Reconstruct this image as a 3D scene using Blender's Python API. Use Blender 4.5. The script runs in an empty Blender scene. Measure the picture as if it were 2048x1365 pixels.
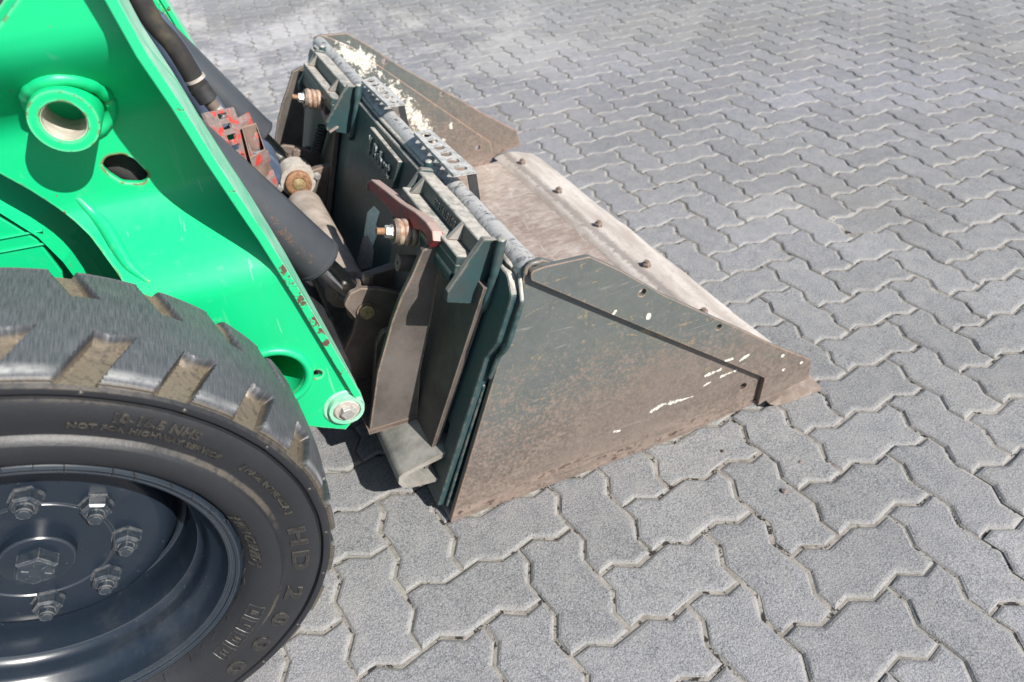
import bpy, bmesh, math, random
from mathutils import Vector, Matrix, noise
random.seed(7)
S = bpy.context.scene
COL = S.collection
# ------------------------------------------------------------------ camera
CF = 1338.6                                   # focal length in photo pixels (2048 wide) = 23.5 mm
CR = [Vector((0.92237785, -0.38230104, -0.05536259)),     # right
      Vector((-0.28557137, -0.57833325, -0.76418561)),    # down
      Vector((0.26013093, 0.72067785, -0.64261601))]      # forward
CC = Vector((-0.22972979, -0.46069735, 1.12061437))
cam = bpy.data.cameras.new('camera')
cam.sensor_width = 36.0
cam.lens = 36.0 * CF / 2048
cam.clip_start = 0.02
cam.clip_end = 900
cam.dof.use_dof = True
cam.dof.focus_distance = 1.12
cam.dof.aperture_fstop = 4.5
camo = bpy.data.objects.new('camera', cam)
camo.matrix_world = Matrix(((CR[0].x, -CR[1].x, -CR[2].x, CC.x), (CR[0].y, -CR[1].y, -CR[2].y, CC.y),
                            (CR[0].z, -CR[1].z, -CR[2].z, CC.z), (0, 0, 0, 1)))
COL.objects.link(camo)
S.camera = camo
# ------------------------------------------------------------------ light
SUN = Vector((0.60, -1.0, 1.0)).normalized()  # towards the sun
w = bpy.data.worlds.new("World"); S.world = w; w.use_nodes = True
nt = w.node_tree
bg = nt.nodes['Background']
sky = nt.nodes.new('ShaderNodeTexSky'); sky.sky_type = 'NISHITA'; sky.sun_disc = False
sky.sun_elevation = math.asin(SUN.z); sky.sun_rotation = math.atan2(SUN.x, SUN.y)
nt.links.new(sky.outputs[0], bg.inputs[0]); bg.inputs[1].default_value = 0.07
sl = bpy.data.lights.new('sun', 'SUN'); sl.energy = 4.9; sl.angle = math.radians(0.53); sl.color = (1.0, 0.955, 0.89)
so = bpy.data.objects.new('sun', sl); COL.objects.link(so); so.location = (3, -5, 6)
so.rotation_euler = (-SUN).to_track_quat('-Z', 'Y').to_euler()
vs = S.view_settings
vs.view_transform = 'Standard'; vs.look = 'None'; vs.gamma = 1; vs.use_curve_mapping = False; vs.exposure = 0.88
S.cycles.max_bounces = 8

# ------------------------------------------------------------------ measuring: photo point + its own plane -> metres
SH = 0.055                                    # the machine stands a little askew to the paving
def W(x, y, z): return Vector((x - SH * (y - .33), y, z))
def ray(u, v): return CR[0] * ((u - 1024) / CF) + CR[1] * ((v - 682.5) / CF) + CR[2]
def P(u, v, y):                               # on the upright plane y, machine (x, z)
    q = ray(u, v); X = CC + q * ((y - CC.y) / q.y)
    return (X.x + SH * (y - .33), X.z)
def G(u, v, z=0):                             # on the level plane z, machine (x, y)
    q = ray(u, v); X = CC + q * ((z - CC.z) / q.z)
    return (X.x + SH * (X.y - .33), X.y)
A0 = Vector((-.101, 0)); DV = Vector((.333815, .942639)); NV = Vector((-.942639, .333815))
def B(u, v, h=0):                             # on the sloping rear of the bucket, h proud of it: (up-slope s, across y)
    q = ray(u, v); o = Vector((CC.x + SH * (CC.y - .33), CC.z)); d = Vector((q.x + SH * q.y, q.z))
    t = (h - NV.dot(o - A0)) / NV.dot(d)
    return (DV.dot(o + d * t - A0), CC.y + t * q.y)
def R(s, y, h): 
    p = A0 + DV * s + NV * h
    return W(p.x, y, p.y)

# ------------------------------------------------------------------ helpers
def tag(o, label, cat, group=None, kind=None):
    if label: o['label'] = label
    if cat: o['category'] = cat
    if group: o['group'] = group
    if kind: o['kind'] = kind
    return o
WLOC = {}
def empty(name, loc):
    o = bpy.data.objects.new(name, None); COL.objects.link(o); o.location = loc; o.empty_display_size = .1
    WLOC[o.name] = Vector(loc); return o
def obj(name, vf, mat, parent=None, smooth=None, attrs=None):
    verts, faces = vf
    base = WLOC[parent.name] if parent else Vector((0, 0, 0))
    me = bpy.data.meshes.new(name)
    me.from_pydata([tuple(Vector(v) - base) for v in verts], [], faces)
    me.materials.append(mat)
    if attrs:
        for k, vals in attrs.items():
            a = me.attributes.new(k, 'FLOAT', 'POINT'); a.data.foreach_set('value', vals)
    bm = bmesh.new(); bm.from_mesh(me); bmesh.ops.recalc_face_normals(bm, faces=bm.faces); bm.to_mesh(me); bm.free()
    if smooth:
        me.shade_smooth()
        if smooth < 180: me.set_sharp_from_angle(angle=math.radians(smooth))
    me.update()
    o = bpy.data.objects.new(name, me); COL.objects.link(o)
    if parent: o.parent = parent
    WLOC[o.name] = base
    return o
def join(*vfs):
    V, F = [], []
    for v, f in vfs:
        n = len(V); V += list(v); F += [tuple(i + n for i in q) for q in f]
    return V, F
DG = bpy.context.evaluated_depsgraph_get
def curve_mesh(cu):
    o = bpy.data.objects.new('tmp', cu); COL.objects.link(o); bpy.context.view_layer.update()
    me = bpy.data.meshes.new_from_object(o.evaluated_get(DG()))
    V = [v.co.copy() for v in me.vertices]; F = [tuple(p.vertices) for p in me.polygons]
    bpy.data.objects.remove(o); bpy.data.meshes.remove(me)
    if isinstance(cu, bpy.types.TextCurve) or isinstance(cu, bpy.types.Curve): bpy.data.curves.remove(cu)
    return V, F
def rnd(pts, r, seg=5):                       # round the corners of an outline; r a number or one per corner
    out = []; n = len(pts)
    for i in range(n):
        p = Vector(pts[i]); a = Vector(pts[i - 1]) - p; b = Vector(pts[(i + 1) % n]) - p
        ri = r[i] if isinstance(r, (list, tuple)) else r
        if ri <= 0: out.append(tuple(p)); continue
        ang = a.angle(b)
        if ang > math.radians(172): out.append(tuple(p)); continue
        d = min(ri / math.tan(ang / 2), a.length * .48, b.length * .48)
        p0 = p + a.normalized() * d; p1 = p + b.normalized() * d
        for k in range(seg + 1):
            t = k / seg
            out.append(tuple(p0 * (1 - t) ** 2 + p * 2 * t * (1 - t) + p1 * t * t))
    return out
def plate(outer, t, mp, holes=(), bevel=.0015):   # flat plate of thickness t with holes; mp(a, b, h), h from 0 (far face) to t (near face)
    cu = bpy.data.curves.new('tmp', 'CURVE'); cu.dimensions = '2D'; cu.fill_mode = 'BOTH'
    bevel = min(bevel, t * .45)
    cu.extrude = t / 2 - bevel; cu.bevel_depth = bevel; cu.bevel_resolution = 1; cu.offset = -bevel
    for ring in [outer] + list(holes):
        sp = cu.splines.new('POLY'); sp.points.add(len(ring) - 1); sp.use_cyclic_u = True
        for q, p in zip(sp.points, ring): q.co = (p[0], p[1], 0, 1)
    V, F = curve_mesh(cu)
    return [mp(v.x, v.y, v.z + t / 2) for v in V], F
def circ(c, r, n=20, rz=None, rot=0):
    rz = rz or r
    return [(c[0] + r * math.cos(2 * math.pi * k / n + rot), c[1] + rz * math.sin(2 * math.pi * k / n + rot)) for k in range(n)]
def YP(y0, s=-1):                             # upright plate whose far face is at y0 and that grows towards the camera
    return lambda a, b, h: W(a, y0 + s * h, b)
def RP(h0): return lambda a, b, h: R(a, b, h0 + h)    # plate lying on the sloping rear, (s, y)
def tube(path, r, seg=12, cap=True, closed=False):
    path = [Vector(p) for p in path]; n = len(path); V, F = [], []
    rr = r if isinstance(r, (list, tuple)) else [r] * n
    t0 = (path[1] - path[0]).normalized(); up = Vector((0, 0, 1)) if abs(t0.z) < .9 else Vector((1, 0, 0))
    s = t0.cross(up).normalized()
    for i in range(n):
        t = ((path[min(i + 1, n - 1)] - path[max(i - 1, 0)]) if not closed else path[(i + 1) % n] - path[i - 1]).normalized()
        s = (s - t * s.dot(t)).normalized(); u = t.cross(s)
        for k in range(seg):
            a = 2 * math.pi * k / seg
            V.append(path[i] + (s * math.cos(a) + u * math.sin(a)) * rr[i])
    for i in range(n if closed else n - 1):
        j = (i + 1) % n
        for k in range(seg):
            F.append((i * seg + k, i * seg + (k + 1) % seg, j * seg + (k + 1) % seg, j * seg + k))
    if cap and not closed:
        F.append(tuple(range(seg))); F.append(tuple((n - 1) * seg + k for k in range(seg)))
    return V, F
def smooth_path(pts, n=8):                    # Catmull-Rom
    pts = [Vector(p) for p in pts]; out = []
    for i in range(len(pts) - 1):
        p0 = pts[max(i - 1, 0)]; p1 = pts[i]; p2 = pts[i + 1]; p3 = pts[min(i + 2, len(pts) - 1)]
        for k in range(n):
            t = k / n
            out.append(.5 * ((2 * p1) + (p2 - p0) * t + (2 * p0 - 5 * p1 + 4 * p2 - p3) * t * t + (3 * p1 - p0 - 3 * p2 + p3) * t ** 3))
    return out + [pts[-1]]
def bead(path, r, seg=8, step=.003, amp=.25): # a weld bead
    path = [Vector(p) for p in path]; L = [path[0]]
    for i in range(len(path) - 1):
        d = path[i + 1] - path[i]; m = max(1, int(d.length / step))
        for k in range(1, m + 1): L.append(path[i] + d * (k / m))
    rr = [r * (1 + amp * .7 * noise.noise(p * 70)) for k, p in enumerate(L)]
    rr[0] *= .5; rr[-1] *= .5
    return tube(L, rr, seg)
def lathe(prof, o, ax, n=32, arc=None):       # prof: (distance along axis, radius); o, ax in world
    ax = Vector(ax).normalized(); up = Vector((0, 0, 1)) if abs(ax.z) < .9 else Vector((1, 0, 0))
    s = ax.cross(up).normalized(); u = ax.cross(s); V, F = [], []; m = len(prof)
    for k in range(n):
        a = 2 * math.pi * k / n; d = s * math.cos(a) + u * math.sin(a)
        for p in prof: V.append(Vector(o) + ax * p[0] + d * p[1])
    for k in range(n):
        j = (k + 1) % n
        for i in range(m - 1):
            F.append((k * m + i, k * m + i + 1, j * m + i + 1, j * m + i))
    if prof[0][1] > 1e-6: F.append(tuple(k * m for k in range(n)))
    if prof[-1][1] > 1e-6: F.append(tuple(k * m + m - 1 for k in range(n)))
    return V, F
def ringlathe(prof, o, ax, n=32):             # closed section, no caps
    ax = Vector(ax).normalized(); up = Vector((0, 0, 1)) if abs(ax.z) < .9 else Vector((1, 0, 0))
    s = ax.cross(up).normalized(); u = ax.cross(s); V, F = [], []; m = len(prof)
    for k in range(n):
        a = 2 * math.pi * k / n; d = s * math.cos(a) + u * math.sin(a)
        for p in prof: V.append(Vector(o) + ax * p[0] + d * p[1])
    for k in range(n):
        j = (k + 1) % n
        for i in range(m):
            i2 = (i + 1) % m
            F.append((k * m + i, k * m + i2, j * m + i2, j * m + i))
    return V, F
def extrude_x(prof, y0, y1, ny=1, closed=True, wob=0):      # section (x, z) swept across the machine
    V, F = [], []; m = len(prof)
    for k in range(ny + 1):
        y = y0 + (y1 - y0) * k / ny
        for p in prof: V.append(W(p[0], y, p[1] + (wob * noise.noise(Vector((p[0] * 3, y * 7, 1))) if wob else 0)))
    for k in range(ny):
        for i in range(m if closed else m - 1):
            j = (i + 1) % m
            F.append((k * m + i, k * m + j, (k + 1) * m + j, (k + 1) * m + i))
    if closed:
        F.append(tuple(range(m))); F.append(tuple(ny * m + i for i in range(m)))
    return V, F
def text(s, size, depth, bevel=0, spacing=1.0, bold=0):
    cu = bpy.data.curves.new('tmp', 'FONT'); cu.body = s; cu.size = size; cu.extrude = depth / 2
    cu.bevel_depth = bevel; cu.space_character = spacing; cu.align_x = 'CENTER'; cu.resolution_u = 3; cu.offset = bold
    return curve_mesh(cu)
def hexbolt(o, ax, r, h, dome=.25):
    v, f = lathe([(0, r * 1.18), (h * .12, r * 1.18), (h * .13, r), (h * .88, r), (h, r * .86), (h * (1 + .02), 0.0001)], o, ax, 6)
    return v, f

# ------------------------------------------------------------------ materials
class M:
    def __init__(s, name):
        s.m = bpy.data.materials.new(name); s.m.use_nodes = True; s.t = s.m.node_tree
        s.b = s.t.nodes['Principled BSDF']; s._co = None
    def n(s, typ, **kw):
        nd = s.t.nodes.new(typ)
        for k, v in kw.items(): setattr(nd, k, v)
        return nd
    def l(s, a, b): s.t.links.new(a, b)
    def co(s):
        if not s._co: s._co = s.n('ShaderNodeTexCoord').outputs['Object']
        return s._co
    def val(s, x, sock):
        if isinstance(x, (int, float)): sock.default_value = x
        elif isinstance(x, tuple): sock.default_value = x if len(x) == 4 else (*x, 1)
        else: s.l(x, sock)
    def stretch(s, sc, rot=(0, 0, 0)):
        mp = s.n('ShaderNodeMapping'); mp.inputs['Scale'].default_value = sc; mp.inputs['Rotation'].default_value = rot
        s.l(s.co(), mp.inputs[0]); return mp.outputs[0]
    def noise(s, scale, detail=4, rough=.55, vec=None, dist=0):
        nd = s.n('ShaderNodeTexNoise'); s.l(vec or s.co(), nd.inputs['Vector'])
        nd.inputs['Scale'].default_value = scale; nd.inputs['Detail'].default_value = detail
        nd.inputs['Roughness'].default_value = rough; nd.inputs['Distortion'].default_value = dist
        return nd.outputs['Fac']
    def voro(s, scale, feat='F1', out='Distance', vec=None):
        nd = s.n('ShaderNodeTexVoronoi', feature=feat); s.l(vec or s.co(), nd.inputs['Vector']); nd.inputs['Scale'].default_value = scale
        return nd.outputs[out]
    def ramp(s, f, a, b, lo=0, hi=1):
        nd = s.n('ShaderNodeMapRange', interpolation_type='SMOOTHSTEP'); s.l(f, nd.inputs[0])
        nd.inputs[1].default_value = a; nd.inputs[2].default_value = b; nd.inputs[3].default_value = lo; nd.inputs[4].default_value = hi
        return nd.outputs[0]
    def math(s, op, a, b=0.0, c=0.0):
        nd = s.n('ShaderNodeMath', operation=op); s.val(a, nd.inputs[0]); s.val(b, nd.inputs[1]); s.val(c, nd.inputs[2]); return nd.outputs[0]
    def mix(s, f, a, b, mode='MIX'):
        nd = s.n('ShaderNodeMix', data_type='RGBA', blend_type=mode); s.val(f, nd.inputs[0]); s.val(a, nd.inputs[6]); s.val(b, nd.inputs[7]); return nd.outputs[2]
    def xyz(s):
        nd = s.n('ShaderNodeSeparateXYZ'); s.l(s.co(), nd.inputs[0]); return nd.outputs
    def attr(s, name):
        nd = s.n('ShaderNodeAttribute', attribute_name=name); return nd.outputs['Fac']
    def edge(s, r=.004):                      # 1 on exposed edges
        bv = s.n('ShaderNodeBevel', samples=4); bv.inputs[0].default_value = r
        ge = s.n('ShaderNodeNewGeometry'); d = s.n('ShaderNodeVectorMath', operation='DOT_PRODUCT')
        s.l(bv.outputs[0], d.inputs[0]); s.l(ge.outputs['Normal'], d.inputs[1])
        return s.ramp(d.outputs['Value'], .985, .93)
    def up(s):
        ge = s.n('ShaderNodeNewGeometry'); z = s.n('ShaderNodeSeparateXYZ'); s.l(ge.outputs['Normal'], z.inputs[0]); return z.outputs[2]
    def seg(s, p, q, wd, ns=None, amp=.02):   # 1 near the segment p-q (object space), ragged
        # capsule distance
        pq = s.n('ShaderNodeVectorMath', operation='SUBTRACT'); s.l(s.co(), pq.inputs[0]); pq.inputs[1].default_value = p
        d = Vector(q) - Vector(p); L2 = max(d.length_squared, 1e-8)
        dt = s.n('ShaderNodeVectorMath', operation='DOT_PRODUCT'); s.l(pq.outputs[0], dt.inputs[0]); dt.inputs[1].default_value = d / L2
        cl = s.n('ShaderNodeClamp'); s.l(dt.outputs['Value'], cl.inputs[0])
        sc = s.n('ShaderNodeVectorMath', operation='SCALE'); sc.inputs[0].default_value = d; s.l(cl.outputs[0], sc.inputs['Scale'])
        sb = s.n('ShaderNodeVectorMath', operation='SUBTRACT'); s.l(pq.outputs[0], sb.inputs[0]); s.l(sc.outputs[0], sb.inputs[1])
        ln = s.n('ShaderNodeVectorMath', operation='LENGTH'); s.l(sb.outputs[0], ln.inputs[0])
        v = ln.outputs['Value']
        if ns: v = s.math('MULTIPLY_ADD', s.math('SUBTRACT', ns, .5), amp, v)
        return s.ramp(v, wd + .0011, wd - .0011)
    def bump(s, h, strength=.3, dist=.002):
        nd = s.n('ShaderNodeBump'); nd.inputs['Strength'].default_value = strength; nd.inputs['Distance'].default_value = dist
        s.l(h, nd.inputs['Height'])
        prev = s.b.inputs['Normal'].links
        if prev: s.l(prev[0].from_socket, nd.inputs['Normal'])
        s.l(nd.outputs[0], s.b.inputs['Normal'])
    def out(s, col, rough=.5, metal=0.0, spec=.5, coat=0):
        s.val(col, s.b.inputs['Base Color']); s.val(rough, s.b.inputs['Roughness']); s.val(metal, s.b.inputs['Metallic'])
        s.b.inputs['Specular IOR Level'].default_value = spec
        if coat: s.b.inputs['Coat Weight'].default_value = coat; s.b.inputs['Coat Roughness'].default_value = .12
        return s.m

RUST = (.17, .065, .028); RUSTY = (.30, .125, .05); DUST = (.33, .27, .21)
def mat_paver():
    m = M('paver_concrete')
    oi = m.n('ShaderNodeObjectInfo'); tint = m.math('FRACT', m.math('ADD', oi.outputs['Random'], m.attr('tint')))
    ge = m.n('ShaderNodeNewGeometry'); m._co = ge.outputs['Position']
    g1 = m.noise(330, 4, .75); g2 = m.voro(210); g3 = m.noise(26, 6, .65); g4 = m.noise(1.5, 5, .6); g5 = m.noise(130, 3, .65); g6 = m.noise(.45, 3, .5)
    col = m.mix(m.ramp(g1, .38, .62), (.098, .101, .107), (.256, .260, .268))
    col = m.mix(m.ramp(g2, .30, .12, 0, .45), col, (.37, .37, .36))            # pale grains of aggregate
    col = m.mix(m.ramp(m.noise(190, 2, .5), .64, .72, 0, .8), col, (.045, .045, .048))   # dark pits
    col = m.mix(m.ramp(g5, .58, .72, 0, .40), col, (.32, .315, .30))
    col = m.mix(m.ramp(g3, .40, .75, 0, .45), col, (.265, .258, .245))
    col = m.mix(m.ramp(g3, .45, .25, 0, .5), col, (.110, .113, .121))
    col = m.mix(m.ramp(g4, .50, .80, 0, .45), col, (.285, .268, .242))          # sandy zones
    sm = m.noise(1.1, 6, .7, None, .8); sx = m.n('ShaderNodeSeparateXYZ'); m.l(m.co(), sx.inputs[0])
    zone = m.math('MULTIPLY', m.ramp(sx.outputs[1], 1.9, 3.6), m.ramp(sx.outputs[0], 2.4, .4))
    col = m.mix(m.math('MULTIPLY', zone, m.ramp(m.math('MULTIPLY_ADD', g3, .35, sm), .60, .80, 0, .65)), col, (.45, .44, .415))   # lime dust swept over the joints
    stn = m.noise(.75, 6, .7, None, .5); col = m.mix(m.ramp(stn, .55, .72, 0, .42), col, (.085, .090, .102))    # old damp and oil stains
    tc = m.math('MULTIPLY', m.math('MULTIPLY_ADD', tint, .17, .90), m.ramp(m.noise(.9, 5, .65), .30, .70, .88, 1.10))
    mul = m.n('ShaderNodeMix', data_type='RGBA', blend_type='MULTIPLY'); mul.inputs[0].default_value = 1; m.l(col, mul.inputs[6])
    cc = m.n('ShaderNodeCombineColor'); m.l(tc, cc.inputs[0]); m.l(tc, cc.inputs[1]); m.l(m.math('MULTIPLY', tc, m.ramp(g6, .35, .65, .99, 1.07)), cc.inputs[2]); m.l(cc.outputs[0], mul.inputs[7])
    dust = m.attr('dust'); dn = m.math('MULTIPLY', dust, m.ramp(m.math('MULTIPLY_ADD', g1, .3, m.math('MULTIPLY', g3, .8)), .30, .75, .2, .85))
    col = m.mix(dn, mul.outputs[2], (.245, .238, .226))
    m.bump(g1, .75, .0016); m.bump(g2, .3, .0012); m.bump(g5, .5, .0022); m.bump(g3, .35, .003)
    return m.out(col, m.math('MULTIPLY_ADD', g1, .15, .72), 0, .35)
def mat_sand():
    m = M('joint_sand'); g = m.noise(600, 3, .7); g2 = m.noise(30, 4, .6); g3 = m.noise(1.6, 3)
    col = m.mix(m.ramp(g2, .3, .7), (.16, .148, .13), (.27, .252, .226)); col = m.mix(m.ramp(g3, .55, .75), col, (.34, .325, .30)); col = m.mix(m.ramp(m.noise(48, 4, .7), .46, .40), col, (.03, .027, .025))
    m.bump(g, .6, .002); m.bump(g2, .8, .006)
    return m.out(col, .95, 0, .2)
def mat_ground():
    m = M('yard_ground'); col = m.mix(m.noise(3, 5), (.17, .17, .17), (.25, .245, .24)); m.bump(m.noise(60, 4), .3, .004)
    return m.out(col, .9)
def mat_green(chips=True):
    m = M('green_paint'); x = m.xyz()
    n1 = m.noise(7, 5, .6); n2 = m.noise(60, 4, .6); n3 = m.noise(240, 2, .5)
    col = m.mix(n1, (.001, .395, .145), (.004, .46, .180))
    col = m.mix(m.ramp(n2, .60, .85, 0, .30), col, (.16, .50, .30))              # chalky scuffs
    sc = m.noise(26, 3, .6, m.stretch((1, 1, .12), (0, .5, 0)))
    col = m.mix(m.ramp(sc, .66, .72, 0, .25), col, (.14, .47, .27))
    st = m.noise(5, 6, .65, m.stretch((1.6, 1, .5), (0, .3, 0)), .6); col = m.mix(m.ramp(st, .45, .75, 0, .32), col, (.02, .36, .16))   # dust film
    gr = m.noise(3.2, 5, .7); col = m.mix(m.ramp(gr, .60, .80, 0, .22), col, (.06, .24, .14))
    if chips:
        e = m.edge(.006); ch = m.math('MULTIPLY', e, m.ramp(m.noise(55, 4, .65), .50, .56))
        col = m.mix(m.math('MULTIPLY', e, .35), col, (.30, .55, .38))
        col = m.mix(ch, col, m.mix(m.noise(180, 3), (.09, .045, .028), (.25, .10, .045)))
    hs = m.noise(14, 3, .6, m.stretch((6, 1, .35), (0, .7, 0)), .4); col = m.mix(m.ramp(hs, .69, .71, 0, .35), col, (.22, .52, .36))
    sp = m.ramp(m.noise(75, 2, .4), .765, .785); col = m.mix(sp, col, (.16, .09, .05))
    m.bump(n2, .04, .001); m.bump(n1, .05, .004)
    return m.out(col, m.math('MULTIPLY_ADD', n2, .2, .33), 0, .45, .0)
def mat_green_worn():
    m = M('scuffed_green_edge'); n1 = m.noise(22, 5, .65); n2 = m.noise(120, 3)
    col = m.mix(m.ramp(n1, .3, .7), (.10, .43, .26), (.30, .52, .40))
    e = m.edge(.003)
    ch = m.math('MULTIPLY', e, m.ramp(m.noise(50, 4, .65), .52, .56))
    col = m.mix(ch, col, m.mix(n2, (.07, .035, .022), (.22, .09, .045)))
    m.bump(n2, .12, .001)
    return m.out(col, .5)
def mat_green_chipped():
    m = M('chipped_green_edge'); n1 = m.noise(9, 5, .6); n2 = m.noise(60, 5, .7); n3 = m.noise(180, 3)
    col = m.mix(n1, (.002, .42, .155), (.02, .48, .21))
    band = m.noise(5, 3, .6); ch = m.ramp(m.math('MULTIPLY_ADD', band, .7, m.math('MULTIPLY', n2, .6)), .715, .74)
    col = m.mix(ch, col, m.mix(n3, (.060, .036, .028), (.125, .070, .045)))
    m.bump(ch, .5, -.001); m.bump(n3, .1, .001)
    return m.out(col, .5)
def mat_side(name, far=False):
    """worn grey-green bucket plate, brown with dried soil low down, yellow scratches, white paint splashes"""
    m = M(name); x = m.xyz(); z = x[2]
    big = m.noise(5, 5, .6); fine = m.noise(140, 4, .7); mid = m.noise(34, 5, .65); grit = m.noise(420, 2, .6)
    midh = m.ramp(m.math('MULTIPLY_ADD', m.noise(80, 4, .7), .5, m.math('MULTIPLY', mid, .5)), .40, .60)
    paint = m.mix(m.math('MULTIPLY_ADD', midh, .35, m.math('MULTIPLY', big, .6)), (.070, .080, .079), (.105, .114, .110)); paint = m.mix(m.ramp(big, .4, .7, 0, .5), paint, (.092, .103, .090))
    soil = m.mix(m.ramp(m.math('MULTIPLY_ADD', midh, .12, m.math('MULTIPLY', fine, .88)), .30, .75), (.080, .061, .051), (.195, .158, .134)); soil = m.mix(m.ramp(big, .35, .7, 0, .7), soil, (.135, .112, .097))
    h = m.math('SUBTRACT', .30, z)                                   # more soil towards the ground
    cov = m.math('MULTIPLY_ADD', h, 1.9, m.math('MULTIPLY_ADD', mid, .35, m.math('MULTIPLY', big, .65)))
    cov = m.math('MULTIPLY_ADD', m.math('SUBTRACT', fine, .5), 1.3, cov)
    cov = m.math('MULTIPLY_ADD', m.math('SUBTRACT', grit, .5), .8, cov)
    col = m.mix(m.ramp(cov, .42, .74), paint, soil)
    lo = m.noise(18, 5, .6, m.stretch((.35, 1, 3), (0, .0, 0)))
    col = m.mix(m.math('MULTIPLY', m.ramp(z, .10, .02), m.ramp(lo, .35, .65, 0, .75)), col, (.25, .19, .155))
    col = m.mix(m.math('MULTIPLY', m.ramp(z, .095, .03), m.ramp(m.math('MULTIPLY_ADD', lo, .5, m.math('MULTIPLY', m.noise(45, 5, .75), .6)), .58, .66)), col, (.065, .042, .034))
    # scratches of yellowish primer
    s1 = m.noise(7, 6, .7, m.stretch((1, 1, 4), (0, .9, 0)), 2.2); s2 = m.noise(9, 6, .75, m.stretch((5, 1, 1), (0, .5, 0)), 1.6)
    scr = m.math('MULTIPLY', m.math('MAXIMUM', m.ramp(s1, .60, .63), m.ramp(s2, .62, .65)), m.ramp(m.noise(120, 3, .7), .44, .58))
    scr = m.math('MULTIPLY', scr, m.ramp(z, .08, .35, .15, 1))
    col = m.mix(m.math('MULTIPLY', scr, .7), col, (.25, .19, .095))
    col = m.mix(m.ramp(m.noise(95, 3, .6), .70, .74, 0, .7), col, (.24, .16, .08))
    col = m.mix(m.ramp(grit, .68, .74, 0, .5), col, (.26, .23, .20))
    hair = m.noise(30, 2, .5, m.stretch((.3, 1, 5), (0, -.35, 0)), 1.5)
    col = m.mix(m.ramp(hair, .70, .73, 0, .25), col, (.33, .31, .28))
    e = m.edge(.004)
    col = m.mix(m.math('MULTIPLY', e, m.ramp(mid, .35, .5, .25, 1)), col, m.mix(fine, (.20, .085, .04), (.38, .27, .20)))
    return m, col, fine, mid, grit
def finish_side(m, col, fine, mid, grit, white=()):
    if white:
        ns = m.noise(46, 6, .75); k = 0
        for p, q, wd, amp in white:
            k2 = m.seg(p, q, wd, ns, amp); k = k2 if isinstance(k, int) else m.math('MAXIMUM', k, k2)
        col = m.mix(m.math('MULTIPLY', k, m.ramp(m.noise(160, 3, .7), .32, .52, .15, .85)), col, (.66, .64, .56)); m.bump(k, .3, .001)
    m.bump(fine, .25, .0012); m.bump(mid, .15, .002)
    return m.out(col, m.math('MULTIPLY_ADD', fine, .22, .34), 0, .5)
def mat_teal():
    m = M('dark_teal_paint'); n1 = m.noise(9, 5, .6); n2 = m.noise(70, 4, .65); st = m.noise(22, 4, .6, m.stretch((1, 1, .15), (0, .34, 0)))
    col = m.mix(n1, (.013, .038, .043), (.030, .064, .067))
    col = m.mix(m.ramp(st, .55, .72, 0, .35), col, (.07, .088, .082)); col = m.mix(m.ramp(m.noise(6, 5, .7), .5, .75, 0, .6), col, (.045, .038, .032))
    e = m.edge(.005); col = m.mix(m.math('MULTIPLY', e, m.ramp(n2, .4, .62)), col, (.17, .15, .12))
    col = m.mix(m.ramp(m.noise(130, 3), .69, .74, 0, .6), col, (.13, .10, .075))
    up = m.up(); col = m.mix(m.math('MULTIPLY', m.ramp(up, .38, .70), m.ramp(m.math('MULTIPLY_ADD', n1, .5, m.math('MULTIPLY', n2, .5)), .36, .56, .45, 1.0)), col, m.mix(n2, (.28, .255, .22), (.45, .425, .38)))   # dust on ledges
    m.bump(n2, .12, .0015)
    return m.out(col, m.math('MULTIPLY_ADD', n2, .3, .33), 0, .5)
def mat_bar():
    m = M('scuffed_steel_bar'); n1 = m.noise(28, 5, .7, None, 2.5); n2 = m.noise(120, 4, .7); n3 = m.voro(38, 'SMOOTH_F1')
    col = m.mix(m.ramp(n1, .34, .52), (.085, .095, .10), (.36, .355, .345)); col = m.mix(m.ramp(n2, .5, .7, 0, .5), col, (.44, .43, .41))
    m.bump(n1, .10, .002); m.bump(n2, .2, .001)
    return m.out(col, .45, .15)
def mat_floor():
    m = M('scoured_floor_steel'); n1 = m.noise(6, 6, .65); n2 = m.noise(46, 5, .7, m.stretch((.45, 1.4, 1)), 1.2); n3 = m.noise(260, 3, .6)
    col = m.mix(m.ramp(n1, .3, .7), (.215, .165, .135), (.365, .312, .275)); col = m.mix(m.ramp(n2, .45, .7, 0, .55), col, (.46, .41, .375))
    col = m.mix(m.ramp(n2, .52, .36, 0, .5), col, (.21, .145, .115)); col = m.mix(m.ramp(n3, .6, .75, 0, .4), col, (.17, .125, .10))
    sw = m.noise(10, 5, .7, m.stretch((2.2, .5, 1), (0, 0, .6)), 2.0); col = m.mix(m.ramp(sw, .56, .68, 0, .6), col, (.52, .49, .455))
    m.bump(n2, .2, .001)
    return m.out(col, .42, .1)
def mat_edge():
    m = M('worn_edge_steel'); n1 = m.noise(9, 5, .65, m.stretch((2.5, .4, 1))); n2 = m.noise(55, 5, .7); n3 = m.noise(240, 3)
    col = m.mix(m.ramp(n1, .3, .7), (.30, .262, .232), (.46, .425, .39)); col = m.mix(m.ramp(n2, .50, .70, 0, .5), col, (.22, .18, .152))
    col = m.mix(m.ramp(n3, .62, .72, 0, .35), col, (.62, .60, .57))
    x = m.xyz(); xx = m.math('ADD', m.math('MULTIPLY_ADD', x[1], .055, x[0]), m.math('MULTIPLY', m.math('SUBTRACT', n2, .5), .05))
    band = m.math('MULTIPLY', m.ramp(xx, .372, .384), m.ramp(xx, .412, .396)); col = m.mix(m.math('MULTIPLY', band, .65), col, (.15, .13, .12))
    col = m.mix(m.math('MULTIPLY', m.ramp(x[1], -.60, -.73), m.ramp(n2, .25, .6, .45, .9)), col, (.17, .125, .098))
    m.bump(n2, .35, .002)
    return m.out(col, .62, 0)
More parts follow.
